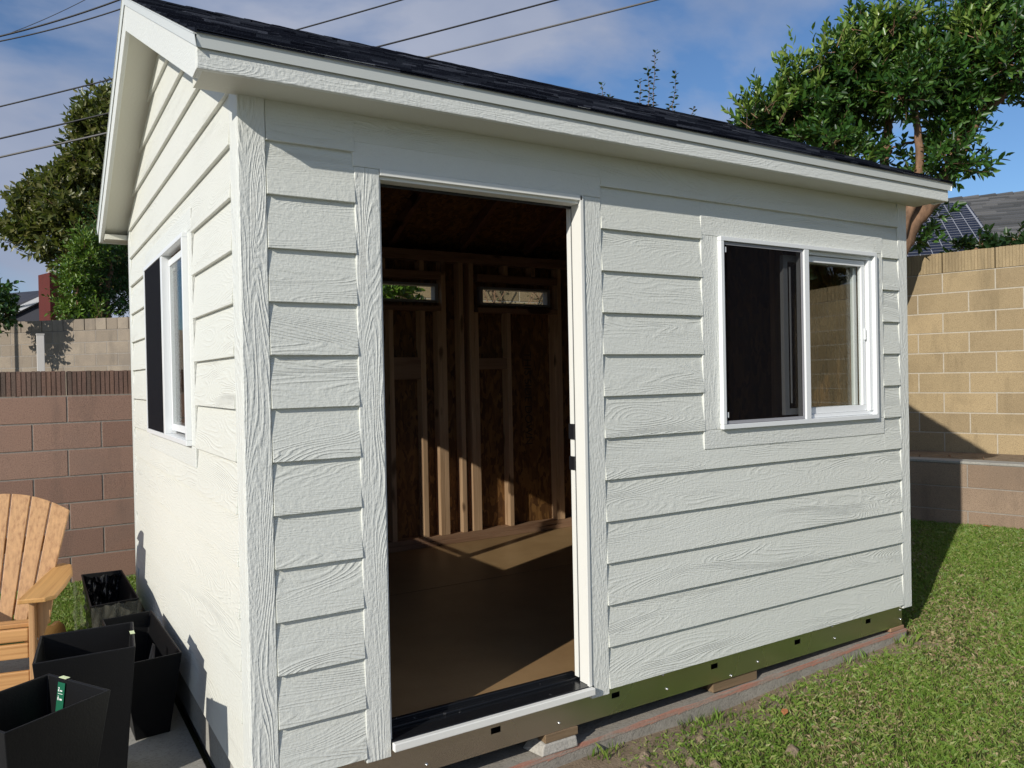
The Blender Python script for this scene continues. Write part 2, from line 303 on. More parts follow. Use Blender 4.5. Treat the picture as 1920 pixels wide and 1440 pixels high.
# concrete patio left of the shed and the slab the shed stands on
pt = MB(); pt.box(-6, -5, -.30, -.012, 2.95, -.205); tag(pt.build('patio', M_PATIO, None, .004), kind='structure')
def slz(x): return -.229+.0240*x
def slab_part(x0, x1, y0, y1, dz0, dz1): return [(x0, y0, slz(x0)+dz0), (x1, y0, slz(x1)+dz0), (x1, y1, slz(x1)+dz0), (x0, y1, slz(x0)+dz0), (x0, y0, slz(x0)+dz1), (x1, y0, slz(x1)+dz1), (x1, y1, slz(x1)+dz1), (x0, y1, slz(x0)+dz1)]
sl_ = MB().hexa(slab_part(.03, 3.645, .004, 3.15, -.2, 0)).build('foundation_slab', M_SLAB, None, .006); tag(sl_, kind='structure')
ed = MB(); y_prev = .012
for k in range(58):
    x0 = .45+k*.055; x1_ = x0+.055; yn = .006+random.random()*.012
    ed.hexa([(x0, .0015, slz(x0)-.016-.008*random.random()), (x1_, .0015, slz(x1_)-.016), (x1_, .02, slz(x1_)-.012), (x0, .02, slz(x0)-.012), (x0, .0015, slz(x0)+.0016), (x1_, .0015, slz(x1_)+.0016), (x1_, yn, slz(x1_)+.0016), (x0, y_prev, slz(x0)+.0016)]); y_prev = yn
tag(ed.build('slab_edge', M_REDEDGE), kind='structure')
# ---------------------------------------------------------------- shed
E_ = .1778; W = 3.693; D = 3.03; ZB = [(12-k)*E_ for k in range(0, 13)]
def ztop(y): return 3.192-.478*abs(y-1.52)
shed = empty('garden_shed', (0, 0, -.12)); shed.location = (0, 0, 0)
tag(shed, 'white lap-sided garden shed with open doorway, sliding windows and dark shingled gable roof', 'shed')
# --- front wall
def clipspans(spans, z0, z1, holes):
    """cut horizontal spans of one course by rectangular holes; returns list of (a,b,z0,z1) pieces"""
    pcs = [(a, b, z0, z1) for a, b in spans]
    for (ha, hb, hz0, hz1) in holes:
        o = []
        for (a, b, c, d) in pcs:
            if hb <= a or ha >= b or hz1 <= c or hz0 >= d: o.append((a, b, c, d)); continue
            if ha > a: o.append((a, ha, c, d))
            if hb < b: o.append((hb, b, c, d))
            lo, hi = max(a, ha), min(b, hb)
            if hz0 > c+.004: o.append((lo, hi, c, hz0))
            if hz1 < d-.004: o.append((lo, hi, hz1, d))
        pcs = o
    return pcs
fw = empty('front_wall', (0, 0, 0)); fw.parent = shed
sd = MB()
DOORH = (.396, 1.487, -.05, 2.170); WINH = (2.074, 3.452, .984, 2.060)
for k in range(0, 14):
    z0 = (12-k)*E_+E_*0 if k < 13 else None
courses = [(n*E_, (n+1)*E_) for n in range(0, 13)]
for (z0, z1) in courses:
    for (a, b, c, d) in clipspans([(.091, 3.607)], z0, z1, [DOORH, WINH]):
        f0 = (c-z0)/E_; f1 = (d-z0)/E_
        y0 = -.006+.016*f0; y1 = -.006+.016*min(f1, 1)
        if d >= z1-1e-6: d2 = z1+.004
        else: d2 = d
        sd.hexa([(a, y0, c), (b, y0, c), (b, .022, c), (a, .022, c), (a, y1, d2), (b, y1, d2), (b, .022, d2), (a, .022, d2)])
sd.build('siding', M_SX, fw, .0012)
def sheath(name, axis, p0, p1, a0, a1, z0, z1, holes, m, parent):
    mb = MB(); zs = sorted({z0, z1} | {h[2] for h in holes if z0 < h[2] < z1} | {h[3] for h in holes if z0 < h[3] < z1})
    for c, d in zip(zs[:-1], zs[1:]):
        for (a, b, e, f) in clipspans([(a0, a1)], c, d, holes):
            if axis == 'y': mb.box(a, p0, e, b, p1, f)
            else: mb.box(p0, a, e, p1, b, f)
    return mb.build(name, m, parent)
DO = (.489, 1.40, -.1, 2.073); WO = (2.2, 3.37, 1.09, 1.95)
sheath('sheathing', 'y', .0235, .035, .02, W-.02, .0, 2.33, [DO, WO], M_OSB, fw)
for x in (.45, 1.44, 1.86, 2.14, 3.42, 3.60): box('stud', M_STUD, fw, x-.019, .036, .066, x+.019, .125, 2.29)
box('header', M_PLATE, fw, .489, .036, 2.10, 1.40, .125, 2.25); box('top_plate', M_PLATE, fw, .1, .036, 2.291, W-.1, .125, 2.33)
def board(name, m, parent, *a): return box(name, m, parent, *a, bevel=.003)
board('corner_board', M_TZ, shed, 0.0, 0.0, -.045, .0895, .02, 2.31)
board('corner_board', M_TZ, shed, 3.609, 0.0, -.022, W, .02, 2.31)
board('corner_board', M_TZ, shed, 0.0, .0205, -.045, .018, .115, 2.36)
board('corner_board', M_TZ, shed, 0.0, 2.925, -.03, .018, 3.03, 2.40)
board('corner_board', M_TZ, shed, W-.018, .0205, -.03, W, .10, 2.34)
# --- left gable wall
lw = empty('side_wall', (0, 0, 0)); lw.parent = shed; sd = MB()
LWH = (.828, 2.21, .984, 2.060)
n = -0
z0 = -.022
lv = [(-.022, E_)]+[(q*E_, (q+1)*E_) for q in range(1, 18)]
for (z0, z1) in lv:
    zc = lambda y: ztop(y)-.10
    ya, yb = .115, 2.925
    if z0 > 2.2:
        ya = max(0.05, 1.52-(3.09-z0)/.485); yb = min(2.99, 1.52+(3.09-z0)/.485)
        ya2 = max(0.05, 1.52-(3.09-z1)/.485) if z1 < 3.09 else 1.50; yb2 = min(2.99, 1.52+(3.09-z1)/.485) if z1 < 3.09 else 1.54
        if yb-ya < .1: continue
        zt = min(z1, 3.09)
        sd.hexa([(-.006, yb, z0), (-.006, ya, z0), (.022, ya, z0), (.022, yb, z0), (.010, yb2, zt), (.010, ya2, zt), (.022, ya2, zt), (.022, yb2, zt)]); continue
    for (a, b, c, d) in clipspans([(ya, yb)], z0, z1, [LWH]):
        f0 = (c-z0)/(z1-z0); f1 = (d-z0)/(z1-z0); x0 = -.006+.016*f0; x1 = -.006+.016*f1
        if d >= z1-1e-6: d += .004
        sd.hexa([(x0, b, c), (x0, a, c), (.022, a, c), (.022, b, c), (x1, b, d), (x1, a, d), (.022, a, d), (.022, b, d)])
sd.build('siding', M_SY, lw, .0012)
LWO = (.95, 2.12, 1.09, 1.95)
sheath('sheathing', 'x', .0235, .035, .03, 3.0, 0, 2.33, [LWO], M_OSB, lw)
MB().prism([(.0235, .05, 2.331), (.0235, 3.0, 2.331), (.0235, 1.52, 3.05)], (.0115, 0, 0)).build('gable_sheathing', M_OSB, lw)
for y in (.35, .90, 2.17, 2.6): box('stud', M_STUD, lw, .036, y-.019, .066, .125, y+.019, 2.29)
# --- right gable wall
rw = empty('side_wall', (0, 0, 0)); rw.parent = shed; sd = MB()
for q in range(0, 13): sd.hexa([(W-.022, .1, q*E_), (W+.006, .1, q*E_), (W+.006, 3.03, q*E_), (W-.022, 3.03, q*E_), (W-.022, .1, (q+1)*E_), (W-.010, .1, (q+1)*E_), (W-.010, 3.03, (q+1)*E_), (W-.022, 3.03, (q+1)*E_)])
sd.build('siding', M_SY, rw)
MB().box(W-.035, .03, 0, W-.0235, 3.0, 2.33).prism([(W-.035, .05, 2.331), (W-.035, 3.0, 2.331), (W-.035, 1.52, 3.08)], (.0115, 0, 0)).build('sheathing', M_OSB, rw)
for y in (.25, .85, 1.45, 2.05, 2.65, 2.91): box('stud', M_STUD, rw, W-.125, y-.019, .066, W-.036, y+.019, 2.29)
box('plate', M_PLATE, rw, W-.125, .13, .03, W-.036, 2.93, .066); box('top_plate', M_PLATE, rw, W-.125, .13, 2.291, W-.036, 2.93, 2.33)
# --- rear wall with its framing seen through the door
bw = empty('rear_wall', (0, 0, 0)); bw.parent = shed
T1 = (1.30, 2.20, 1.93, 2.08); T2 = (2.575, 3.27, 1.925, 2.075)
sheath('sheathing', 'y', 3.005, 3.017, .02, W-.02, 0, 2.33, [T1, T2], M_OSB, bw)
sheath('siding', 'y', 3.0175, 3.03, 0, W, 0, 2.33, [T1, T2], M_SX, bw)
YA, YB = 2.915, 3.004
for (a, b, z1) in [(1.41, 1.45, 2.25), (1.25, 1.288, 2.25), (1.755, 1.793, 1.86), (2.02, 2.06, 1.86), (2.165, 2.203, 1.86), (2.2045, 2.242, 2.25), (2.36, 2.398, 2.25), (2.455, 2.493, 2.25), (2.4945, 2.532, 1.86), (2.80, 2.838, 1.86), (3.275, 3.313, 1.86), (3.3145, 3.352, 2.25), (3.50, 3.538, 2.25), (.66, .698, 2.25), (.08, .118, 2.25)]:
    box('stud', M_STUD, bw, a, YA, .104, b, YB, z1)
for (a, b) in [(1.7, 1.738), (2.02, 2.058), (2.78, 2.818), (3.05, 3.088)]: box('cripple_stud', M_STUD, bw, a, YA, 2.17, b, YB, 2.248)
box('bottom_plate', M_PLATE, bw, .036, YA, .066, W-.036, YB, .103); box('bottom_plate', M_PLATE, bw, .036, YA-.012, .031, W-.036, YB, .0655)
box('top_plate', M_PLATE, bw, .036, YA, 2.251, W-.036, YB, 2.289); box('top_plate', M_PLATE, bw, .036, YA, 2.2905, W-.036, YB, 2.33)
for (a, b) in [(1.289, 2.2035), (2.533, 3.3135)]:
    box('window_sill_plate', M_PLATE, bw, a, YA, 1.861, b, YB, 1.899); box('header', M_PLATE, bw, a, YA, 2.11, b, YB, 2.168)
for (a, b, z) in [(1.794, 2.019, 1.33), (2.5335, 2.799, 1.40)]: box('blocking', M_PLATE, bw, a, YA+.004, z, b, YB, z+.17 if z < 1.35 else z+.09)
for T in (T1, T2):
    tw = empty('transom_window', (0, 0, 0)); tw.parent = bw
    a, b, c, d = T; f = MB().box(a, 2.96, c, b, 3.03, c+.02).box(a, 2.96, d-.02, b, 3.03, d).box(a, 2.96, c+.0205, a+.03, 3.03, d-.0205).box(b-.03, 2.96, c+.0205, b, 3.03, d-.0205)
    f.build('frame', M_GREYVINYL, tw); MB().box(a+.03, 3.0, c+.02, b-.03, 3.004, d-.02).build('pane', M_GLASS, tw)
# stencilled marks on the strand board
for (cx, cz, s) in [(1.62, 1.15, .10), (3.02, 1.15, .10)]:
    cu = bpy.data.curves.new('stencil', 'FONT'); cu.body = 'THIS SIDE DOWN'; cu.size = s; cu.align_x = 'CENTER'; cu.extrude = .0003
    o = bpy.data.objects.new('stencil', cu); COL.objects.link(o)
    dg = bpy.context.evaluated_depsgraph_get(); me = bpy.data.meshes.new_from_object(o.evaluated_get(dg)); bpy.data.objects.remove(o)
    o = bpy.data.objects.new('stencil_mark', me); COL.objects.link(o); me.materials.clear(); me.materials.append(M_BLACK); o.parent = bw
    o.rotation_euler = (math.pi/2, math.pi/2, 0); o.location = (cx, 3.0035, cz); me.materials[0] = M_STAMP
# --- floor, threshold, base frame
box('floor', M_FLOOR, shed, .02, .02, -.02, W-.02, 3.0, .03, 0)
MB().box(.04, 1.80, .0302, W-.04, 1.8025, .0308).build('floor_seam', M_STAMP, shed)
MB().box(.49, -.004, .004, 1.40, .13, .036).box(.49, .131, .03, 1.40, .150, .052).box(.49, .085, .0362, 1.40, .092, .046).build('threshold', M_SILL, shed, .002)
box('threshold_edge', M_JAMB, shed, .49, -.028, .004, 1.392, -.0045, .033, .003)
bf = MB(); hx = [.93, 1.529, 2.122, 2.713, 3.30]; xs_ = [.03]
zb, zt, zh0, zh1 = -.118, -.002, -.052, -.028
edges = [.03]+[e for h in hx for e in (h-.022, h+.022)]+[3.612]
for q in range(len(edges)-1):
    a, b = edges[q], edges[q+1]
    if q % 2 == 0: bf.box(a, .012, zb, b, .016, zt)
    else: bf.box(a, .012, zh1, b, .016, zt); bf.box(a, .012, zb, b, .016, zh0)
bf.box(.03, .0165, zb, 3.612, .05, zb+.003).box(3.612, .02, zb, 3.616, 3.0, -.002)
frame = bf.build('base_frame', M_STEEL, shed)
box('skirt_reflection_strip', M_PATIO, frame, .003, .03, -.172, .02, 3.0, -.034, 0); box('frame_core', M_BLACK, frame, .05, .055, zb+.01, 3.58, 2.98, -.022, 0)  # side strip in patio colour imitates the patio mirrored in a steel skirt
for (bx, bz) in [(.634, -.012), (.632, -.093), (1.233, -.010), (1.231, -.087), (1.824, -.081), (2.232, -.109), (2.418, -.081), (3.011, -.079), (3.597, -.082), (3.597, -.03), (2.99, -.012), (1.80, -.012)]:
    MB().tube([(bx, .012, bz), (bx, .006, bz)], [.0065, .005], 8).build('bolt', M_BOLT, frame, smooth=True)
# --- door surround
dr = empty('doorway', (0, 0, 0)); dr.parent = shed
board('casing', M_TZ, dr, .3955, -.0005, -.020, .489, .02, 2.0835); board('casing', M_TZ, dr, 1.392, -.0005, -.022, 1.4875, .02, 2.0835)
board('head_casing', M_TX, dr, .390, -.0008, 2.084, 1.488, .02, 2.173)
MB().box(1.376, -.006, .034, 1.3915, .0085, 2.083).box(1.380, .009, .037, 1.41, .0645, 2.083).build('jamb', M_JAMB, dr, .001)
MB().box(1.383, .065, .037, 1.41, .0725, 2.06).build('weatherstrip', M_BLACK, dr); MB().box(1.379, .073, .05, 1.41, .100, 2.055).build('stop', M_JAMB, dr, .001)
MB().box(.489, .012, .037, .4965, .10, 2.06).build('jamb', M_JAMB, dr); MB().box(.49, -.006, 2.062, 1.386, .0085, 2.0835).box(.49, .009, 2.050, 1.379, .064, 2.0835).build('head_jamb', M_JAMB, dr, .001)
MB().box(.49, .065, 2.04, 1.378, .0725, 2.083).build('weatherstrip', M_BLACK, dr)
for z0, z1 in ((1.065, 1.13), (.935, .992)):
    MB().box(1.372, .066, z0, 1.381, .103, z1).build('strike_plate', M_BLACK, dr, .001)
# --- sliding windows
def window(name, T, frame_box):  # T maps (u, depth, z) -> xyz ; u along wall, depth outward negative
    return None
fwin = empty('window', (0, 0, 0)); fwin.parent = shed
def trims(parent, a, b, c, d, wdt, face, axis, wl=None):
    (A, B) = (a, b); wl = wl or wdt
    for nm, m, q in (('head_trim', 'L', (A-wl, B+wdt+.002, d, d+.09)), ('sill_trim', 'L', (A-wl, B+wdt-.002, c-.088, c)), ('side_trim', 'Z', (A-wl, A, c+.0005, d-.0005)), ('side_trim', 'Z', (B, B+wdt, c+.0005, d-.0005))):
        mm = M_TZ if m == 'Z' else (M_TX if axis == 'y' else M_TY)
        if axis == 'y': board(nm, mm, parent, q[0], face, q[2], q[1], .02, q[3])
        else: board(nm, mm, parent, face, q[0], q[2], .02, q[1], q[3])
trims(fwin, 2.175, 3.378, 1.068, 1.974, .08, -.002, 'y', .106)
F = MB(); a, b, c, d = 2.176, 3.377, 1.069, 1.973
F.box(a, -.024, c, b, .06, c+.022).box(a, -.024, d-.020, b, .06, d).box(a, -.024, c+.0225, a+.020, .06, d-.0205).box(b-.020, -.024, c+.0225, b, .06, d-.0205)
F.box(2.772, -.022, c+.0225, 2.808, .03, d-.0205)
F.box(2.81, .004, d-.04, b-.021, .03, d-.021).box(2.81, .004, c+.023, b-.021, .03, c+.042).box(b-.05, -.004, c+.043, b-.021, .03, d-.041)
F.build('frame', M_VINYL, fwin, .0015)
S = MB(); x0, x1, z0, z1 = 2.81, b-.058, c+.043, d-.043
S.box(x0, .016, z0, x1, .04, z0+.032).box(x0, .016, z1-.032, x1, .04, z1).box(x1-.026, .016, z0+.0325, x1, .04, z1-.0325).box(x0, .016, z0+.0325, x0+.012, .04, z1-.0325)
S.build('sash', M_VINYL, fwin, .0015); MB().box(x0+.012, .026, z0+.032, x1-.026, .030, z1-.032).build('pane', M_GLASS, fwin)
S = MB(); x0, x1 = 2.70, 3.30
S.box(x0, .052, z0, x1, .074, z0+.032).box(x0, .052, z1-.032, x1, .074, z1).box(x0, .052, z0+.0325, x0+.034, .074, z1-.0325).box(x1-.026, .052, z0+.0325, x1, .074, z1-.0325).box(x0+.042, .045, z0+.06, x0+.05, .0515, z1-.06)
S.build('sash', M_VINYL, fwin, .0015); MB().box(x0+.034, .060, z0+.032, x1-.026, .064, z1-.032).build('pane', M_GLASS, fwin)
S = MB(); x0, x1, z0, z1 = a+.022, 2.771, c+.024, d-.022
S.box(x0, -.012, z0, x1, -.004, z0+.014).box(x0, -.012, z1-.014, x1, -.004, z1).box(x0, -.012, z0+.0145, x0+.012, -.004, z1-.0145).box(x1-.012, -.012, z0+.0145, x1, -.004, z1-.0145)
sf = S.build('screen_frame', M_GREYVINYL, fwin); MB().box(x0+.012, -.0085, z0+.014, x1-.012, -.0075, z1-.014).build('screen', M_SCREEN, fwin)
for zz in (z0+.03, z1-.05): MB().box(x0+.014, -.016, zz, x0+.02, -.0095, zz+.025).build('screen_tab', M_VINYL, fwin)
MB().box(3.306, .006, 1.50, 3.314, .0155, 1.56).build('latch', M_VINYL, fwin, .001)
lwin = empty('window', (0, 0, 0)); lwin.parent = shed
trims(lwin, .92, 2.135, 1.068, 1.974, .08, -.002, 'x')
a, b, c, d = .921, 2.134, 1.069, 1.973; F = MB()
F.box(-.024, a, c, .06, b, c+.022).box(-.024, a, d-.020, .06, b, d).box(-.024, a, c+.0225, .06, a+.022, d-.0205).box(-.024, b-.02, c+.0225, .06, b, d-.0205)
F.box(-.022, 1.50, c+.0225, .03, 1.545, d-.0205).build('frame', M_VINYL, lwin, .0015)
S = MB(); y0, y1, z0, z1 = a+.050, 1.498, c+.04, d-.04
S.box(.010, y0, z0, .028, y1, z0+.032).box(.010, y0, z1-.032, .028, y1, z1).box(.010, y0, z0+.0325, .028, y0+.028, z1-.0325).box(.010, y1-.02, z0+.0325, .028, y1, z1-.0325)
S.box(.004, a+.0225, c+.0225, .03, a+.049, d-.0205)
S.build('sash', M_VINYL, lwin, .0015); MB().box(.013, y0+.028, z0+.032, .016, y1-.02, z1-.032).build('pane', M_GLASS, lwin)
y0, y1 = 1.546, b-.021
MB().box(.052, 1.52, z0, .074, y1, z0+.03).box(.052, 1.52, z1-.03, .074, y1, z1).box(.052, y1-.03, z0+.031, .074, y1, z1-.031).build('sash', M_VINYL, lwin)
MB().box(.060, 1.52, z0+.03, .064, y1-.03, z1-.03).build('pane', M_GLASS, lwin)
MB().box(-.020, y0, c+.023, -.019, y1, d-.021).build('screen', M_SCREEN2, lwin)
# --- roof
rf = empty('roof', (0, 0, 0)); rf.parent = shed
XA, XB, YF, YR = -.152, W+.125, -.178, 3.218
def slope_slab(mb, x0, x1, ya, yb, t0, t1):   # slab following roof line between offsets t0<t1 below top
    mb.hexa([(x0, ya, ztop(ya)-t1), (x1, ya, ztop(ya)-t1), (x1, yb, ztop(yb)-t1), (x0, yb, ztop(yb)-t1), (x0, ya, ztop(ya)-t0), (x1, ya, ztop(ya)-t0), (x1, yb, ztop(yb)-t0), (x0, yb, ztop(yb)-t0)])
dk = MB(); slope_slab(dk, XA+.012, XB-.012, YF+.015, 1.519, .016, .032); slope_slab(dk, XA+.012, XB-.012, 1.5205, YR-.015, .016, .032); dk.build('roof_deck', M_OSB, rf)
for x in (.06, .61, 1.214, 1.824, 2.442, 3.055, 3.63):
    r = MB(); slope_slab(r, x-.019, x+.019, .04, 1.50, .033, .125); slope_slab(r, x-.019, x+.019, 1.54, 3.0, .033, .125); r.build('rafter', M_RAFT, rf)
box('ridge_board', M_PLATE, rf, .04, 1.501, 2.98, W-.04, 1.539, 3.145)
sh = MB(); slen = math.hypot(1, .485)
def shingles(mb, y_e, sgn, x0, x1):
    n = 14; ex = (1.52-YF)/n
    for k in range(n+1):
        ya = y_e+sgn*(k*ex-.012); yb = y_e+sgn*min((k+1)*ex+.03, 1.70)
        x = x0
        while x < x1:
            wd = random.choice((.06, .09, .12, .17, .22)); xe = min(x+wd, x1); th = random.choice((.004, .008, .0095))+random.random()*.001
            za, zb_ = ztop(ya)-.012, ztop(yb)-.012
            p = [(x, ya, za+.002), (xe, ya, za+.002), (xe, yb, zb_), (x, yb, zb_), (x, ya, za+.006+th), (xe, ya, za+.006+th), (xe, yb, zb_+.003), (x, yb, zb_+.003)]
            mb.hexa(p); x = xe
shingles(sh, YF-.006, 1, XA-.008, XB+.008); shingles(sh, YR+.006, -1, XA-.008, XB+.008)
x = XA-.008
while x < XB:
    xe = min(x+.14, XB+.008)
    for s_ in (-1, 1): sh.hexa([(x, 1.52, 3.183), (xe, 1.52, 3.179), (xe, 1.52+s_*.13, ztop(1.65)+.0), (x, 1.52+s_*.13, ztop(1.65)+.004), (x, 1.52, 3.199), (xe, 1.52, 3.193), (xe, 1.52+s_*.13, ztop(1.65)+.008), (x, 1.52+s_*.13, ztop(1.65)+.012)])
    x = xe
sh.build('shingles', M_SHING, rf)
dp = MB()   # bent metal drip edge along eaves and rakes
def flat(mb, p0, p1, q0, q1, off): mb.prism([p0, p1, q1, q0], off)
for y_, s_ in ((YF, -1), (YR, 1)):
    zt_ = ztop(YF)-.010
    dp.prism([(XA-.002, y_+s_*.014, zt_), (XB+.002, y_+s_*.014, zt_), (XB+.002, y_+s_*.004, zt_-.045), (XA-.002, y_+s_*.004, zt_-.045)], (0, -s_*.002, 0))
    dp.box(XA-.002, y_+s_*.018, zt_-.004, XB+.002, y_+s_*.004, zt_)
for x_, s_ in ((XA, -1), (XB, 1)):
    for ya, yb in ((YF-.012, 1.52), (1.52, YR+.012)):
        dp.prism([(x_+s_*.010, ya, ztop(ya)-.014), (x_+s_*.010, yb, ztop(yb)-.014), (x_+s_*.005, yb, ztop(yb)-.052), (x_+s_*.005, ya, ztop(ya)-.052)], (-s_*.002, 0, 0))
        dp.prism([(x_+s_*.013, ya, ztop(ya)-.013), (x_+s_*.013, yb, ztop(yb)-.013), (x_-s_*.03, yb, ztop(yb)-.013), (x_-s_*.03, ya, ztop(ya)-.013)], (0, 0, -.003))
dp.build('drip_edge', M_DRIP, rf)
board('fascia', M_TX, rf, XA, -.172, 2.266, XB, -.152, 2.345)
board('fascia', M_TX, rf, XA, 3.192, 2.266, XB, 3.212, 2.345)
zr0, zr1 = .020, .175
for (x0, x1) in ((XA, XA+.02), (XB-.02, XB)):
    for s_ in (0, 1):
        Yq = (lambda y: y) if s_ == 0 else (lambda y: 3.04-y)
        pol = [(x0, Yq(-.1515), ztop(-.1515)-.02), (x0, Yq(1.5195), ztop(1.5195)-.02), (x0, Yq(1.5195), ztop(1.5195)-zr1), (x0, Yq(-.095), ztop(-.095)-.158), (x0, Yq(-.1515), 2.267)]
        MB().prism(pol, (x1-x0, 0, 0)).build('rake_board', M_TY, rf, .002)
so_ = MB()
for x0, x1 in ((XA+.021, .0115), (W-.0115, XB-.021)):
    slope_slab(so_, x0, x1, -.10, 1.5195, .034, .125); slope_slab(so_, x0, x1, 1.5205, 3.14, .034, .125)
so_.box(XA+.021, -.151, 2.269, XB-.021, .0112, 2.30).box(XA+.021, 3.031, 2.269, XB-.021, 3.191, 2.30)
so_.build('soffit', M_SOFFIT, rf)
# --- block and shim beneath the frame
pb = MB().hexa([(1.137, .0, slz(1.14)+.002), (1.312, -.008, slz(1.31)+.002), (1.33, .12, slz(1.33)+.002), (1.115, .12, slz(1.12)+.002), (1.150, .004, -.154), (1.308, -.002, -.152), (1.325, .12, -.152), (1.165, .12, -.154)]).build('concrete_block', M_PAVER, None, .006)
tag(pb, 'pale rough concrete block under the metal base of the shed, right of the door sill', 'block')
sb = MB().hexa([(1.158, .006, -.1525), (1.318, .002, -.1505), (1.325, .10, -.1505), (1.165, .10, -.1525), (1.160, .007, -.1192), (1.320, .003, -.1192), (1.325, .10, -.1192), (1.165, .10, -.1192)])
sb = sb.build('wood_shim', M_PLATE, None, .002); sb.data.materials[0] = M_SHIM; tag(sb, 'brown scrap of lumber wedged between the pale concrete block and the metal base', 'shim')
s2 = MB().box(2.12, .02, slz(2.42)+.002, 2.42, .11, -.1195).build('wood_shim', M_PLATE, None, .002); s2.data.materials[0] = M_SHIM; tag(s2, 'tan lumber shim under the middle of the green-reflecting metal base', 'shim')
s3 = MB().box(3.50, .008, slz(3.63)+.002, 3.625, .09, -.1192).build('wood_shim', M_PLATE, None, .002); tag(s3, 'thin wood shim under the right front corner of the shed', 'shim')
for o, g in ((sb, 1), (s2, 1), (s3, 1)): o['group'] = 'wood shims under the shed'
# ---------------------------------------------------------------- block walls
def block_wall(name, P0, P1, z0, ncourse, bl, bh, thick, m, mm, off=0.0, cap=None, capm=None, joint=.010, alt=.5, rec=.004):
    """running-bond wall from P0 to P1 (xy); face towards the left of P0->P1 is -normal"""
    P0 = np.array(P0, float); P1 = np.array(P1, float); L = np.linalg.norm(P1-P0); t = (P1-P0)/L; nrm = np.array([t[1], -t[0]])
    root = empty(name, (float((P0[0]+P1[0])/2), float((P0[1]+P1[1])/2), z0)); ox, oy = (P0+P1)/2
    def q(s, dpt, z): p = P0+t*s+nrm*(-dpt); return (p[0]-ox, p[1]-oy, z-z0)
    def bx(mb, s0, s1, d0, d1, za, zb): mb.hexa([q(s0, d0, za), q(s1, d0, za), q(s1, d1, za), q(s0, d1, za), q(s0, d0, zb), q(s1, d0, zb), q(s1, d1, zb), q(s0, d1, zb)])
    mb = MB()
    for r in range(ncourse):
        s = -bl*1.5+off+(alt*bl if r % 2 else 0)
        while s < L:
            a, b = max(s+joint/2, 0), min(s+bl-joint/2, L)
            if b-a > .02: bx(mb, a, b, random.random()*.0015, thick, z0+r*bh+joint/2, z0+(r+1)*bh-joint/2)
            s += bl
    mb.build('blocks', m, root, .0025)
    mo = MB(); bx(mo, .001, L-.001, rec, thick-rec, z0-.3, z0+ncourse*bh); mo.build('mortar', mm, root)
    if cap:
        cm = MB(); zc = z0+ncourse*bh; s = -bl+off
        while s < L:
            a, b = max(s+.005, 0), min(s+bl-.005, L)
            if b-a > .03:
                n = max(2, int((b-a)/cap[1])); wd = (b-a)/n
                bx(cm, a, b, .010, thick-.01, zc+.004, zc+cap[0]-.006)
                for k in range(n): bx(cm, a+k*wd+cap[2]/2, a+(k+1)*wd-cap[2]/2, 0+random.random()*.003, thick, zc+.0045, zc+cap[0]-random.random()*.004)
            s += bl
        cm.build('ribbed_cap', capm or m, root)
    return root
BWY = 4.22
x126 = at(126, 770, 1.0); 
def onY(px, py, Yv): d = ray(px, py); return CAM+d*(Yv-CAM[1])/d[1]
xj = onY(126, 770, BWY)[0]; zc = onY(100, 743, BWY)[2]   # joint and cap underside
bh = .2032; bl = abs(onY(189.5, 820, BWY)[0]-onY(59.6, 820, BWY)[0])
NB = 8; zb0 = zc-NB*bh
wl = block_wall('block_wall', (-9.0, BWY), (1.3, BWY), zb0, NB, bl, bh, .15, M_BROWN, M_MORTAR, off=((xj+9.0) % bl)+ (0.0), cap=(.19, .031, .006), joint=.011, alt=.5)
tag(wl, 'brown concrete block wall with ribbed cap behind the wooden chair', 'wall')
M_CAPD = block('weathered_cap', (.17, .125, .10), (.22, .14, .11), (.27, .165, .12), (.05, .05, .045), .8)
[c for c in wl.children if c.name.startswith('ribbed_cap')][0].data.materials[0] = M_CAPD
# yellow wall: side run, then rear run
YP1 = np.array([7.317, 2.222]); YD = np.array([.2588, -.9659])
def onwall(px, py, P0, t):
    n_ = np.array([t[1], -t[0], 0]); d = ray(px, py); p0 = np.array([P0[0], P0[1], 0]); return CAM+d*((p0-CAM)@n_)/(d@n_)
sA = (onwall(1720.6, 570, YP1, YD)[:2]-YP1)@YD; sB = (onwall(1816, 570, YP1, YD)[:2]-YP1)@YD; blY = sB-sA
start = YP1-YD*2.05; end = YP1+YD*9.0
zY = 2.512-.208; NY = 10
yw = block_wall('block_wall', start, end, zY-NY*.2032, NY, blY, .2032, .15, M_YELLOW, M_MORTARY, off=(2.05+sA+blY*.5) % blY, cap=(.208, .028, .0035), joint=.012)
tag(yw, 'tall buff-yellow block wall with ribbed cap right of the shed', 'wall')
yr = block_wall('block_wall', (1.3, 4.22), tuple(start), zY-NY*.2032-.0, NY, blY, .2032, .15, M_YELLOW, M_MORTARY, off=.1, cap=(.208, .045, .012), joint=.012)
tag(yr, 'rear buff block wall seen through the two small transom windows', 'wall')
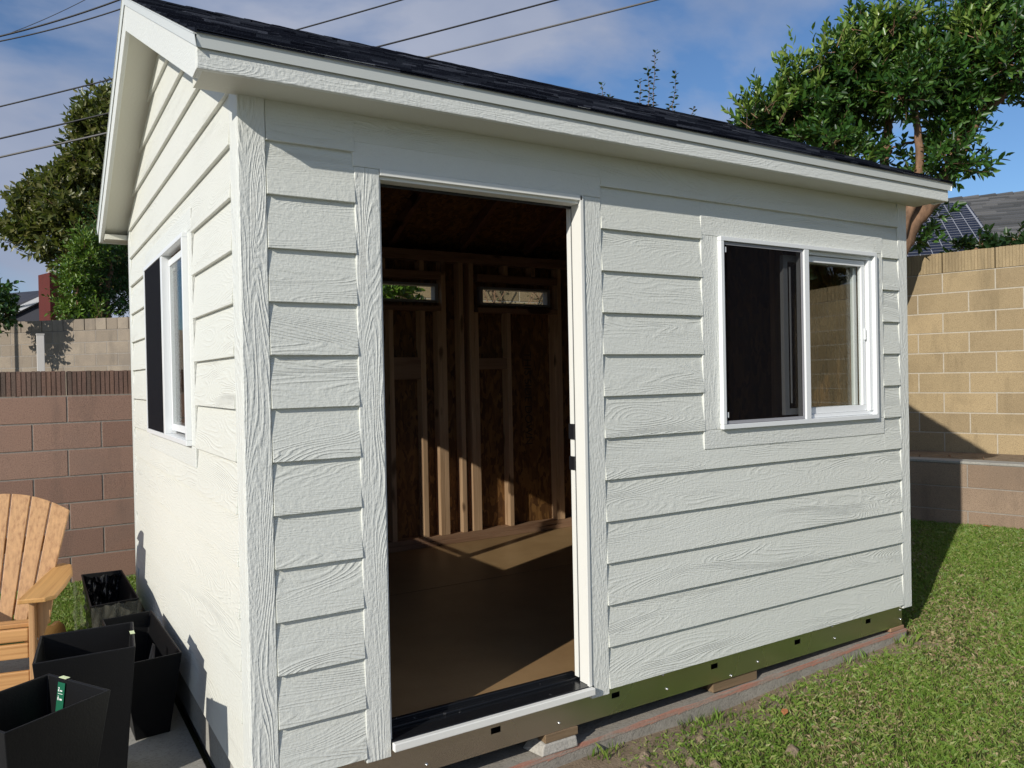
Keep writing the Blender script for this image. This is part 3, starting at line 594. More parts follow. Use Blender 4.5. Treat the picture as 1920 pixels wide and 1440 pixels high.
# retaining wall + planting bed
R1 = np.array([6.30, 1.612]); R2 = np.array([6.539, .746]); RD = (R2-R1)/np.linalg.norm(R2-R1)
rs = R1-RD*2.2; re_ = R1+RD*6.0
rt = block_wall('retaining_wall', rs, re_, -.13, 3, .93, .207, .18, M_RETAIN, M_MORTAR, off=.35, joint=.009)
cap = MB(); nrm = np.array([RD[1], -RD[0]])*-1
p = [rs-nrm*.005, re_-nrm*.005, re_+nrm*.19, rs+nrm*.19]; ox, oy = rt.location[0], rt.location[1]
cap.prism([(a[0]-ox, a[1]-oy, .4915+.13) for a in p], (0, 0, .022)); cap.build('cap', M_PATIO, rt, .004)
tag(rt, 'low brown block retaining wall at the edge of the lawn, half in shade', 'wall')
bed = MB(); p = [rs+nrm*.19, re_+nrm*.19, re_+nrm*1.4, rs+nrm*1.4]; bed.prism([(a[0], a[1], .40) for a in p], (0, 0, .085)); tag(bed.build('planting_bed', M_DIRT), kind='structure')
deb = []
for k in range(16):
    s_ = random.random()*3.5+1.2; d_ = .25+random.random()*.5; c = rs+RD*s_+nrm*d_
    deb.append((c, .02+random.random()*.05))
sm = MB()
for c, r_ in deb: sm.tube([(c[0]-r_, c[1]-r_*.6, .492), (c[0], c[1], .497+r_*.1), (c[0]+r_, c[1]+r_*.8, .49)], [.004, .007, .003], 5)
tag(sm.build('twig_litter', M_BARK), 'dry twigs and leaf litter scattered on the bed above the retaining wall', 'litter', kind='stuff')
# grey neighbour wall on the far side
G0 = at(0, 598, 14.0); G1 = at(245, 587, 13.36); gd = (G1-G0)[:2]; gd /= np.linalg.norm(gd)
gw = block_wall('block_wall', G0[:2]-gd*4.5, G1[:2]+gd*4.0, G0[2]-9*.205-.26, 9, .44, .205, .2, M_GREY, M_MORTARG if 'M_MORTARG' in globals() else M_MORTAR, off=.1, cap=(.20, .44, .008), joint=.014)
tag(gw, 'weathered grey-beige block wall of the neighbour, beyond the brown wall', 'wall')
gl = G0[:2]; 
# white post near it and the utility pole that throws its shadow on it
pp = at(77, 692, 10.0); px_ = MB().box(-.042, -.042, 0, .042, .042, .50).box(-.048, -.048, .5005, .048, .048, .515).build('fence_post', mat('white_post', (.70, .66, .60), .6), None, .003, loc=(pp[0], pp[1], pp[2]-.04))
px_.location.z = 1.35; tag(px_, 'short off-white post standing behind the brown wall', 'post')
post = px_; lowz = 1.35
post.data.vertices.foreach_get
import bmesh as _b
for v in post.data.vertices:
    if v.co.z < .01: v.co.z = -1.55
    elif .49 < v.co.z < .5002: v.co.z = at(77, 626, 10.0)[2]-1.35-.015
    elif v.co.z > .5: v.co.z = at(77, 626, 10.0)[2]-1.35+(0 if v.co.z > .51 else -.0145)
sp = onwall(30, 640, G0[:2], gd); pole = np.array([sp[0]-2.2, sp[1]-2.2*.44])
po = MB().tube([(0, 0, -.3), (.02, 0, 5.0)], [.045, .038], 12).tube([(.02, 0, 5.0), (.02, 0, 5.04)], [.055, .03], 12).build('pole', M_GREYVINYL, None, smooth=True, loc=(pole[0], pole[1], 0)); po.name = 'steel_pole'; tag(po, 'thin grey steel pole whose shadow draws the dark stripe on the far taupe wall', 'pole')
# ---------------------------------------------------------------- neighbour houses
# right: long grey roof with solar panel
RP = at(1776, 375, 16.0); RQ = at(1920, 362, 15.5); t = RQ-RP; t[2] = 0; t /= np.linalg.norm(t)
dn = np.array([-.74698764, -.54229186, -.38461538]); nr = np.cross(t, dn); nr = nr if nr[2] > 0 else -nr
hr = empty('house', (float(RP[0]), float(RP[1]), 0)); o0 = np.array([RP[0], RP[1], 0])
def rp(s, d_, h=0): p = RP+t*s+dn*d_+nr*h-o0; return tuple(p)
r = MB(); ncr = 36; lenr = 5.2
for k in range(ncr):
    d0 = k*lenr/ncr; d1 = (k+1)*lenr/ncr+.05; s = -7.0+random.random()*.3
    while s < 7:
        wd = random.choice((.25, .35, .5, .7)); h = .012+random.random()*.012
        r.hexa([rp(s, d1, 0), rp(s+wd, d1, 0), rp(s+wd, d0, -.01), rp(s, d0, -.01), rp(s, d1, h+.012), rp(s+wd, d1, h+.012), rp(s+wd, d0, .006), rp(s, d0, .006)]); s += wd
r.build('roof', M_NROOF, hr)
rc = MB(); s = -7.0
while s < 7: rc.hexa([rp(s, .12, .02), rp(s+.3, .12, .02), rp(s+.3, 0, .0), rp(s, 0, 0), rp(s, .12, .035), rp(s+.3, .12, .05), rp(s+.3, -.01, .05), rp(s, -.01, .03)]); s += .29
rc.build('ridge_cap', M_NROOF, hr)
dnh = np.array([dn[0], dn[1], 0]); dnh /= np.linalg.norm(dnh)
w_ = MB(); a_ = t*-6.5+dnh*4.3; b_ = t*6.5+dnh*4.3; c_ = t*6.5-dnh*4; d_ = t*-6.5-dnh*4
w_.prism([(q[0], q[1], 0) for q in (a_, b_, c_, d_)], (0, 0, RP[2]-2.1)); w_.build('wall', M_CREAM, hr)
back = MB(); up = dnh*1.0; B = lambda s, q, z: tuple((t*s - dnh*q) + np.array([0, 0, z]))
back.prism([B(-7, 0, RP[2]-.02), B(7, 0, RP[2]-.02), B(7, 4.8, RP[2]-2.0), B(-7, 4.8, RP[2]-2.0)], (0, 0, -.05)).build('roof', M_NROOF, hr)
pn = MB().hexa([rp(-2.3, 4.4, .06), rp(.24, 4.4, .06), rp(.24, .74, .06), rp(-2.3, .74, .06), rp(-2.3, 4.4, .095), rp(.24, 4.4, .095), rp(.24, .74, .095), rp(-2.3, .74, .095)]).build('solar_panel', M_SOLAR, hr)
ln = MB()
def strip(s0, s1, d0, d1): ln.hexa([rp(s0, d1, .097), rp(s1, d1, .097), rp(s1, d0, .097), rp(s0, d0, .097), rp(s0, d1, .1), rp(s1, d1, .1), rp(s1, d0, .1), rp(s0, d0, .1)])
for k in range(15):
    s = .2-k*.178; wd = .03 if k == 0 else .011; strip(s-wd/2, s+wd/2, .75, 4.4)
for k in range(22):
    d_ = .75+k*.172
    strip(-2.3, .24, d_-.0025, d_+.0025)
strip(-2.3, .24, 2.12, 2.15)
ln.build('solar_gridlines', M_SOLARLINE, pn)
tag(hr, 'neighbour house with long grey shingled roof and solar panel above the yellow wall', 'house')
# left: dark roofed house with red chimney
HL = empty('house', (0, 0, 0)); 
def boxpx(mb, p, ex, ey, z0, z1): mb.box(p[0]-ex, p[1]-ey, z0, p[0]+ex, p[1]+ey, z1)
Rb = [at(-120, 592, 22), at(17, 551, 22), at(90, 543, 21.2), at(140, 545, 20.6)]
ridgeA = at(-60, 556, 24); ridgeB = at(140, 540, 21.5)
bA = at(20, 581, 17.5); bB = at(88, 549, 17.5); bC = at(-60, 620, 17.5); bD = at(88, 562, 17.5)
# roof plane: from far eave ridge to near barge
MB().prism([at(-150, 640, 17.6), bB, at(120, 541, 21.5), at(-60, 556, 25.5)], (0, 0, -.08)).build('roof', M_DARKPAINT, HL)
MB().prism([at(-60, 618, 17.5), at(86, 550, 17.5), at(86, 560, 17.5), at(-60, 630, 17.5)], tuple(AF*.12)).build('barge_board', M_PALEPAINT, HL)
q0 = at(-60, 630, 17.6); q1 = at(86, 559, 17.6); MB().prism([q0, q1, (q1[0]+.8, q1[1]-.4, q1[2]), (q1[0]+.8, q1[1]-.4, 0), (q0[0], q0[1], 0)], (0.3, 2.0, 0)).build('wall', M_DARKPAINT, HL)
cpt = at(95, 600, 16.3); ztc = at(95, 511, 16.3)[2]
ch = MB().prism([(cpt[0], cpt[1], 0), (cpt[0]-.16-.05, cpt[1]+.42, 0), (cpt[0]+.50, cpt[1]+.75, 0), (cpt[0]+.62, cpt[1]+.33, 0)][0:1]+[(cpt[0]+.31, cpt[1]+.10, 0), (cpt[0]+.13, cpt[1]+.66, 0), (cpt[0]-.19, cpt[1]+.56, 0)], (0, 0, ztc)).build('chimney', M_CHIM, HL)
MB().box(cpt[0]-.02, cpt[1]+.2, ztc+.001, cpt[0]+.14, cpt[1]+.45, ztc+.07).build('chimney_cap', M_CREAM, ch, .01)
tag(HL, 'dark-roofed neighbour house with pale barge board and red brick chimney', 'house')
# ---------------------------------------------------------------- vegetation
def leaves(P0, D, N, L, Wd, name, m, parent):
    """P0 base points, D unit directions, N approx normals, L lengths, Wd widths"""
    n = len(P0); S = np.cross(D, N); S /= np.linalg.norm(S, axis=1)[:, None]+1e-9; U = np.cross(S, D)
    L = L[:, None]; Wd = Wd[:, None]
    V = np.empty((n, 6, 3)); V[:, 0] = P0; V[:, 1] = P0+D*L*.35+S*Wd*.5+U*Wd*.18; V[:, 2] = P0+D*L*.72+S*Wd*.36+U*Wd*.10-U*L*.04
    V[:, 3] = P0+D*L-U*L*.12; V[:, 4] = P0+D*L*.72-S*Wd*.36+U*Wd*.10-U*L*.04; V[:, 5] = P0+D*L*.35-S*Wd*.5+U*Wd*.18
    b = np.arange(n)[:, None]*6; F = np.concatenate([b+np.array([[0, 1, 2, 3]]), b+np.array([[0, 3, 4, 5]])], 0)
    return mesh_np(name, V.reshape(-1, 3), F, m, parent)
def unit(a): return a/(np.linalg.norm(a, axis=-1, keepdims=True)+1e-9)
def shoots(clumps, nsh, ll, lw, per, slen, upb=.5, name='crown', m=None, parent=None, spread=.9, shell=.55):
    """leafy shoots through ellipsoid clumps (centre, radius, weight)"""
    wts = np.array([c[2]*c[1]**2 for c in clumps]); wts = wts/wts.sum(); P0 = []; D = []; N = []; L = []; Wd = []
    stems = MB()
    for (c, r_, w0), fr in zip(clumps, wts):
        for _ in range(max(3, int(nsh*fr))):
            o = unit(rng.normal(size=3)); rad = r_*(shell+(1-shell)*rng.random())*(1+.18*rng.normal()) if rng.random() < .75 else r_*rng.random()**.5
            p = np.array(c)+o*rad*np.array([1, 1, .85]); d = unit(o*.8+np.array([0, 0, upb])+.35*rng.normal(size=3)); sl_n = slen*(.6+.8*rng.random())
            k = int(per*(.7+.6*rng.random())); ph = rng.random()*6.28
            a1 = unit(np.cross(d, np.array([.3, .2, 1.]))); a2 = np.cross(d, a1)
            if rng.random() < .35: stems.tube([p-d*.1, p+d*sl_n], [.004, .0015], 3, False)
            for i in range(k):
                f = (i+.5)/k; th = ph+i*2.4; rd = math.cos(th)*a1+math.sin(th)*a2; an = spread*(1.1-.55*f)
                P0.append(p+d*sl_n*f); D.append(d*math.cos(an)+rd*math.sin(an)); N.append(d-rd*.3+.4*rng.normal(size=3)); s = .7+.5*rng.random(); L.append(ll*s*(1-.3*f)); Wd.append(lw*s)
    o = leaves(np.array(P0), unit(np.array(D)), unit(np.array(N)), np.array(L), np.array(Wd), name, m, parent)
    tag(stems.build('twigs', M_BARK, parent), kind='stuff')
    return o
def limb(mb, pts, r0, r1, wob=.03, n=8):
    pts = [np.array(p, float) for p in pts]; out_ = [pts[0]]
    for a, b in zip(pts[:-1], pts[1:]):
        for k in range(1, 5):
            f = k/4; out_.append(a+(b-a)*f+(rng.normal(size=3)*wob*(1 if k < 4 else .3)))
    rad = [r0+(r1-r0)*(i/(len(out_)-1)) for i in range(len(out_))]; mb.tube(out_, rad, n)
# right tree
DT = 7.9
tr = empty('tree', (float(at(1600, 560, DT)[0]), float(at(1600, 560, DT)[1]), -.1)); tl = np.array(tr.location)
def T(px, py, d=DT): return at(px, py, d)-tl
tk = MB(); base = np.array([0, 0, 0.])
limb(tk, [base, T(1640, 540), T(1690, 455), T(1712, 415), T(1750, 378), T(1790, 300), T(1830, 225), T(1905, 150), T(1960, 90)], .12, .035, .012, 10)
limb(tk, [T(1780, 320), T(1795, 262), T(1812, 190), T(1830, 110), T(1850, 30)], .05, .02, .02)
limb(tk, [T(1630, 545), T(1690, 440, 7.8), T(1722, 340, 7.8), T(1722, 262, 7.8), T(1715, 200, 7.8), T(1700, 100, 7.8)], .06, .02, .02)
limb(tk, [base+np.array([0, .1, .2]), T(1640, 420, 8.1), T(1658, 330, 8.1), T(1661, 270, 8.1), T(1664, 228, 8.1), T(1685, 203, 8.1), T(1720, 120, 8.0)], .06, .022, .012)
limb(tk, [T(1664, 228, 8.1), T(1640, 180, 8.0), T(1600, 130, 7.9)], .035, .012, .02)
limb(tk, [base+np.array([-.1, .1, .2]), T(1597, 330, 8.2), T(1596, 268, 8.2), T(1570, 215, 8.1), T(1500, 180, 8.0)], .04, .012, .02)
for (a, b) in [((1600, 250), (1450, 270)), ((1596, 262), (1420, 225)), ((1720, 270), (1790, 235)), ((1735, 262), (1660, 290)), ((1830, 225), (1760, 120))]: limb(tk, [T(*a, 8.1), T((a[0]+b[0])/2, (a[1]+b[1])/2-8, 8.0), T(*b, 8.0)], .02, .008, .02, 5)
tk.build('trunk', M_BARK, tr, smooth=True)
pxm = DT/FPX
CL = [(1395, 222, 28, 0, 1), (1425, 235, 42, .1, 1), (1450, 262, 40, .3, 1), (1478, 205, 55, 0, 1.2), (1530, 190, 62, .2, 1.2), (1535, 262, 48, -.2, 1), (1590, 140, 62, 0, 1.2), (1600, 215, 55, .4, 1), (1650, 115, 62, .2, 1.2), (1690, 160, 55, -.3, 1), (1640, 70, 42, 0, 1), (1705, 80, 55, .2, 1.1), (1745, 120, 50, -.2, 1),
      (1755, 190, 40, .2, .9), (1800, 190, 48, 0, 1), (1830, 140, 60, .3, 1.2), (1850, 60, 62, 0, 1.2), (1900, 30, 60, .2, 1.1), (1895, 110, 55, -.3, 1.1), (1810, 20, 40, .1, 1), (1795, 75, 26, 0, .6), (1770, 245, 36, 0, .9), (1770, 295, 36, -.2, .9), (1808, 240, 26, 0, .7), (1822, 315, 24, 0, .55), (1840, 300, 14, 0, .4),
      (1590, 300, 30, -.2, .8), (1625, 285, 32, .2, .7), (1660, 280, 24, 0, .45), (1690, 300, 20, 0, .4), (1715, 330, 26, 0, .6), (1745, 330, 26, 0, .8), (1500, 150, 24, 0, .8), (1540, 120, 22, 0, .8), (1575, 70, 26, 0, .8), (1612, 45, 20, 0, .7), (1725, 400, 24, .3, .8), (1712, 450, 26, .2, .7), (1760, 402, 14, 0, .35), (1640, 20, 16, 0, .5), (1712, 25, 22, 0, .6), (1945, 60, 50, 0, 1), (1960, 150, 50, .3, .8), (1870, 180, 26, 0, .6)]
CL3 = [(T(a+(16 if a < 1600 else 4), b+4, DT+dz), r_*pxm*(.80 if r_ > 30 else .7), w0) for a, b, r_, dz, w0 in CL]
shoots(CL3, 2500, .115, .037, 10, .18, .5, 'crown', M_LEAF, tr)
YG = [(1412, 205, 13), (1440, 190, 14), (1462, 145, 10), (1490, 145, 14), (1490, 112, 8), (1530, 120, 12), (1545, 95, 10), (1575, 75, 13), (1606, 48, 12), (1640, 40, 12), (1632, 80, 14), (1672, 50, 14), (1712, 25, 12), (1600, 120, 18), (1655, 105, 18), (1510, 165, 14), (1830, 60, 20), (1860, 110, 16), (1400, 225, 10), (1600, 325, 12), (1460, 220, 12), (1745, 85, 12), (1795, 40, 8)]
shoots([(T(a, b, DT-.25), r_*pxm, 1) for a, b, r_ in YG], 170, .10, .034, 9, .20, 1.3, 'new_growth', M_YOUNG, tr, spread=.7)
tag(tr, 'large glossy-leaved tree with several brown trunks rising behind the shed', 'tree')
# trees on the far left
def simple_tree(name, base, cl, trunk, n, ll, lw, m, label, per=8, sl_=.25, upb=.3, parts='tree'):
    e = empty(name, (float(base[0]), float(base[1]), 0)); b0 = np.array([base[0], base[1], 0.])
    mb = MB()
    for pts, r0, r1 in trunk: limb(mb, [np.array(p)-b0 for p in pts], r0, r1, .04)
    mb.build('trunk', M_BARK, e, smooth=True); shoots([(np.array(c)-b0, r_, w0) for c, r_, w0 in cl], n, ll, lw, per, sl_, upb, 'crown', m, e); tag(e, label, parts); return e
d = 17.0; px = d/FPX
cl = [(at(a, b, d+z), r_*px, 1) for a, b, r_, z in [(40, 425, 24, 0), (70, 390, 35, .3), (100, 440, 45, 0), (110, 360, 36, .2), (140, 400, 50, 0), (150, 330, 34, .4), (175, 310, 40, 0), (175, 250, 34, 0), (160, 230, 22, 0), (195, 205, 30, .2), (150, 470, 38, 0), (200, 400, 60, .5), (220, 280, 50, .5), (210, 480, 50, .4), (240, 220, 45, .6), (18, 440, 12, 0), (62, 360, 14, 0), (240, 380, 60, 1)]]
g = at(190, 640, d)
simple_tree('tree', g, cl, [([(g[0], g[1], 0), at(190, 560, d), at(180, 460, d), at(190, 300, d)], .2, .05), ([at(185, 500, d), at(120, 420, d), at(60, 420, d)], .08, .02), ([at(185, 440, d), at(160, 340, d)], .06, .02)], 3000, .21, .075, M_LEAFB, 'tall bronze-green tree beyond the grey wall, left of the gable')
d = 15.2; px = d/FPX
cl = [(at(a, b, d+z), r_*px, 1) for a, b, r_, z in [(165, 500, 30, 0), (190, 470, 34, 0), (150, 540, 28, 0), (205, 530, 44, .3), (180, 565, 34, 0), (230, 560, 40, .2), (235, 480, 50, .4), (140, 580, 20, 0), (215, 420, 36, .4), (240, 430, 40, .5)]]
g = at(200, 640, d)
simple_tree('tree', g, cl, [([(g[0], g[1], 0), at(200, 580, d), at(200, 480, d)], .12, .03)], 1500, .09, .028, M_LEAFG, 'soft green feathery tree below the bronze tree, beside the chimney', 9, .25)
cl = [(at(a, b, d-.6), r_*px, 1) for a, b, r_ in [(150, 500, 16), (165, 480, 18), (145, 525, 14), (170, 460, 14), (140, 545, 16), (130, 575, 10), (120, 590, 10), (155, 590, 14), (185, 592, 10)]]
g = at(150, 640, d-.6)
simple_tree('shrub', g, cl, [([(g[0], g[1], 0), at(150, 600, d-.6), at(150, 510, d-.6)], .05, .015)], 330, .13, .035, M_LEAFY, 'yellow-green sprays of a shrub spilling over the grey wall', 9, .3, parts='shrub')
d = 13.0; px = d/FPX
cl = [(at(a, b, d), r_*px, 1) for a, b, r_ in [(5, 545, 10), (-20, 560, 30), (5, 585, 16), (-20, 600, 25)]]
g = at(-40, 640, d); simple_tree('shrub', g, cl, [([(g[0], g[1], 0), at(-30, 560, d)], .05, .02)], 160, .13, .06, M_LEAFG, 'dark green bush at the far left edge before the dark roof', 7, .2, parts='shrub')
# upright water shoots above the roof line
d = 8.2
sg = at(1215, 330, d); sh_ = empty('shrub', (float(sg[0]), float(sg[1]), 0)); b0 = np.array([sg[0], sg[1], 0]); st = MB(); P0 = []; Dd = []; Nn = []; Ll = []; Ww = []
for (xa, ya, xb, yb) in [(1205, 330, 1198, 150), (1212, 330, 1230, 95), (1222, 330, 1214, 128), (1258, 330, 1266, 135), (1250, 330, 1256, 195), (1130, 300, 1130, 155), (1150, 300, 1143, 178), (1292, 330, 1300, 203), (1205, 300, 1208, 200)]:
    a_, b_ = at(xa, ya, d), at(xb, yb, d+random.uniform(-.3, .3)); n = 9; pts = [a_+(b_-a_)*k/n+rng.normal(size=3)*.012 for k in range(n+1)]
    st.tube([(pts[0]-[0, 0, .0]-b0)*[1, 1, 0]]+[q-b0 for q in pts], [.008]+[.007-.005*k/n for k in range(n+1)], 5)
    Lt = np.linalg.norm(b_-a_); tt = unit(b_-a_)
    for k in range(int(Lt*.65/.022)):
        f = 1-(k*.022)/Lt; q = a_+(b_-a_)*f; th = k*2.4+rng.random(); rd = np.array([math.cos(th), math.sin(th), .1]); ke = rng.random()
        P0.append(q-b0); Dd.append(rd+tt*.5*(1 if f > .9 else .2)); Nn.append(tt+.5*rng.normal(size=3)); Ll.append(.05+.055*ke*(1.2-f)+.0); Ww.append(.024+.012*ke)
leaves(np.array(P0), unit(np.array(Dd)), unit(np.array(Nn)), np.array(Ll), np.array(Ww), 'foliage', M_LEAFD, sh_); st.build('stem', M_BARK, sh_)
tag(sh_, 'thin upright leafy shoots poking above the dark shingled roof', 'shrub')
# climbing vine and a leafy bush on the rear wall, seen through the transoms
vy = 4.20; V_ = empty('vine', (3.6, vy, 0)); vb = MB(); P0 = []; Dd = []; Nn = []; Ll = []; Ww = []
for k in range(26):
    x = 2.7+k*.075; pts = [np.array([x-3.6, -.02, 0.9])]
    for q in range(9): pts.append(pts[-1]+np.array([rng.normal()*.09, -.003, .17]))
    vb.tube(pts, .004, 4)
    for q in range(20):
        f = rng.integers(2, 9); p = pts[f]+rng.normal(size=3)*np.array([.07, .008, .09]); P0.append(p); Dd.append(rng.normal(size=3)*np.array([1, .3, 1])); Nn.append(np.array([0, -1, .3])+.4*rng.normal(size=3)); Ll.append(.018+.02*rng.random()); Ww.append(.013)
vb.build('stem', M_BARK, V_); leaves(np.array(P0), unit(np.array(Dd)), unit(np.array(Nn)), np.array(Ll), np.array(Ww), 'foliage', M_LEAFD, V_)
tag(V_, 'thin dark vine climbing the rear buff wall, seen through the right transom', 'vine')
g = onY(748, 560, 3.75); simple_tree('shrub', (g[0], g[1]), [(onY(745, 555, 3.75), .17, 1), (onY(725, 560, 3.75), .16, 1), (onY(765, 575, 3.8), .10, 1)], [([(g[0], g[1], -.2), g], .015, .006)], 90, .085, .045, M_LEAFY, 'leafy green bush behind the shed, seen through the left transom', 7, .1, parts='shrub')
g = (11.5, -5.5); simple_tree('tree', g, [((11.5, -5.0, 5.2), 2.0, 1), ((12.5, -7.5, 5.2), 2.3, 1), ((10.8, -3.2, 4.6), 1.3, 1), ((11.6, -6, 3.2), 1.8, 1)], [([(11.5, -5.5, 0), (11.5, -5.4, 3), (11.6, -5.2, 5)], .2, .08)], 1500, .3, .12, M_LEAFD, 'dark tree beyond the yellow wall, mirrored in the right pane of the front window', 8, .4)
# creeping plant on top of the yellow wall
cl = []
for (a, b, r_) in [(1790, 472, 4), (1812, 468, 7), (1835, 466, 8), (1860, 460, 9), (1885, 457, 8), (1905, 458, 9), (1925, 457, 10), (1945, 455, 10)]:
    q = onwall(a, b, YP1+np.array([.35, .1]), YD); cl.append((q, r_*8.5/FPX, 1))
g = onwall(1850, 460, YP1+np.array([.35, .1]), YD); simple_tree('shrub', (g[0], g[1]), cl, [([(g[0], g[1], 0), g], .03, .01), ([g-np.array([0, 0, .1]), onwall(1780, 478, YP1+np.array([.35, .1]), YD)], .012, .005)], 100, .11, .045, M_LEAFD, 'dark leafy creeper lying along the top of the yellow wall', 7, .12, .1, parts='shrub')
# ---------------------------------------------------------------- overhead wires
def wire(pts, r_, m, label):
    mb = MB(); P_ = [at(*p) for p in pts]; a, b = P_[0], P_[-1]; a2 = a-(b-a)*.6; b2 = b+(b-a)*.6; n = 30; q = []
    for k in range(n+1):
        f = k/n; p = a2+(b2-a2)*f; p = p-np.array([0, 0, 1])*(.25*4*f*(1-f)-.22); q.append(p)
    mb.tube(q, r_, 6); o = mb.build('overhead_wire', m, None, smooth=True); tag(o, label, 'wire', 'overhead utility wires'); return o
wire([(0, 202, 15), (760, 0, 15)], .014, M_WIRE, 'black overhead wire, topmost of the three that pass behind the shed roof')
wire([(0, 262, 15), (1055, -1, 15)], .016, M_WIRE, 'black overhead wire, middle of the three that pass behind the shed roof')
wire([(0, 297, 14.5), (1250, -3, 14.5)], .018, M_WIREP, 'paler thicker overhead wire, lowest of the three behind the shed roof')
wire([(-10, 72, 19), (222, 2, 19)], .020, M_WIRE, 'upper thick wire of the pair crossing the top left sky')
wire([(-10, 81, 19), (222, 20, 19)], .016, M_WIRE, 'lower wire of the pair crossing the top left sky')
wire([(-10, 74, 20), (162, 0, 20)], .008, M_WIRE, 'thin steep wire at the top left corner')
# ---------------------------------------------------------------- planters
def quad_ring(c4, z): return [(p[0], p[1], z) for p in c4]
def planter(name, top, zt, zb_, shrink, label, film=False):
    top = np.array(top, float); c = top.mean(0); e = empty(name, (float(c[0]), float(c[1]), zb_)); top = top-c; zt = zt-zb_
    e1 = unit(top[1]-top[0]); e2 = unit(top[3]-top[0])
    def inset(d):  # shift each side inward by d
        s = [(1, 1), (-1, 1), (-1, -1), (1, -1)]; return np.array([p+e1*d*a+e2*d*b for p, (a, b) in zip(top, s)])
    bot = inset(shrink); ti = inset(.009); bi = inset(shrink+.009); mid = inset(shrink*.55); rimo = top
    V = quad_ring(bot, 0)+quad_ring(rimo, zt)+quad_ring(ti, zt)+quad_ring(inset(shrink*.9+.009), .06)
    F_ = [(3, 2, 1, 0)]
    for lo in (0, 4, 8): F_ += [(lo+i, lo+(i+1) % 4, lo+4+(i+1) % 4, lo+4+i) for i in range(4)]
    F_.append((12, 13, 14, 15)); mb = MB(); mb.v = V; mb.f = F_
    mb.build('pot', M_BLACKPL, e, .003)
    tag(e, label, 'planter', 'black tapered planters beside the shed')
    return e, e1, e2
pA, a1, a2 = planter('planter', [(-.675, .03), (-.387, .214), (-.552, .503), (-.845, .315)], .35, -.205, .07, 'square black planter with green price tag inside its rim, nearest of four')
pB, b1, b2 = planter('planter', [(-.601, .641), (-.268, .631), (-.236, .983), (-.570, .995)], .35, -.205, .045, 'square tall black planter with a small pale sticker, in front of the chair')
pC, c1, c2 = planter('planter', [(-.272, 1.065), (-.033, 1.09), (-.052, 1.88), (-.292, 1.855)], .15, -.205, .05, 'long black planter against the shed wall, behind the two square ones')
pD, d1, d2 = planter('planter', [(-.322, 2.15), (-.077, 2.185), (-.085, 2.985), (-.315, 3.0)], .15, -.205, .05, 'long black planter still wrapped in clear plastic, farthest of the four')
# plastic wrap on the far planter: loose folded sheet outside and inside
def film_sheet(p0, p1, z0, z1, nrm, name, parent, amp=.008, nx=26, nz=12, lean=0.0):
    V = []; 
    for iz in range(nz+1):
        for ix in range(nx+1):
            u, v = ix/nx, iz/nz; p = np.array(p0)*(1-u)+np.array(p1)*u
            o = amp*(math.sin(u*19+v*7)+.7*math.sin(v*23+u*11+1)+.6*math.sin(u*41-v*13))*.5+.012+lean*v
            V.append((p[0]+nrm[0]*o, p[1]+nrm[1]*o, z0+(z1-z0)*v+.004*math.sin(u*27)))
    a = np.array([[i*(nx+1)+j for j in range(nx)] for i in range(nz)]).ravel(); return mesh_np(name, np.array(V), np.stack([a, a+1, a+nx+2, a+nx+1], 1), M_FILM, parent, True)
M_BAG = mat('black_liner_film', (.014, .014, .016), .18, spec=.7)
q = np.array(pD.location); 
def rel(x, y): return (x-q[0], y-q[1])
film_sheet(rel(-.318, 2.13), rel(-.07, 2.165), .0, .352, (0, -1), 'plastic_wrap', pD, .010)
film_sheet(rel(-.345, 3.0), rel(-.345, 2.13), .0, .352, (-1, 0), 'plastic_wrap', pD, .010)
f1 = film_sheet(rel(-.305, 2.97), rel(-.305, 2.19), .05, .345, (1, 0), 'liner_film', pD, .02); f1.data.materials[0] = M_BAG
f2 = film_sheet(rel(-.30, 2.93), rel(-.09, 2.93), .05, .345, (0, -1), 'liner_film', pD, .03); f2.data.materials[0] = M_BAG
# a loose tag strip inside the third planter
q = np.array(pC.location); MB().prism([(-.13-q[0]-.06, 1.2-q[1], .18), (-.06-q[0]-.06, 1.35-q[1], .34), (-.055-q[0]-.06, 1.32-q[1], .335), (-.09-q[0]-.06, 1.14-q[1], .18)], (.003, 0, 0)).build('divider_flap', M_BLACKPL, pC)
# green hang tag over the rim of the nearest planter (rear-right side)
q = np.array(pA.location); A0 = np.array([-.387, .214]); A1 = np.array([-.552, .503]); sd_ = unit(A1-A0); nn = np.array([sd_[1], -sd_[0]]); 
nn = nn if nn@(A0-np.array([-.6, .27])) > 0 else -nn   # outward
lc = A0+sd_*.235; 
def tagq(u, v, off): p = lc+sd_*u-nn*(.0125+off)-nn*(.07*(v/.555)); return (p[0]-q[0], p[1]-q[1], .555-v)
TG = MB().prism([tagq(-.016, .012, 0), tagq(.022, .012, 0), tagq(.022, .155, 0), tagq(-.016, .155, 0)], tuple(-np.array([nn[0], nn[1], 0])*.0015)).build('hang_tag', M_GREEN, pA)
def tt(u, off, z): p = lc+sd_*u+nn*off; return (p[0]-q[0], p[1]-q[1], z)
MB().prism([tt(-.016, -.013, .5565), tt(.022, -.013, .5565), tt(.022, .003, .5565), tt(-.016, .003, .5565)], (0, 0, .0015)).build('tag_fold', M_LIME, TG)
ink = MB()
def mark(u0, u1, v0, v1): ink.prism([tagq(u0, v0, .002), tagq(u1, v0, .002), tagq(u1, v1, .002), tagq(u0, v1, .002)], tuple(-np.array([nn[0], nn[1], 0])*.0006))
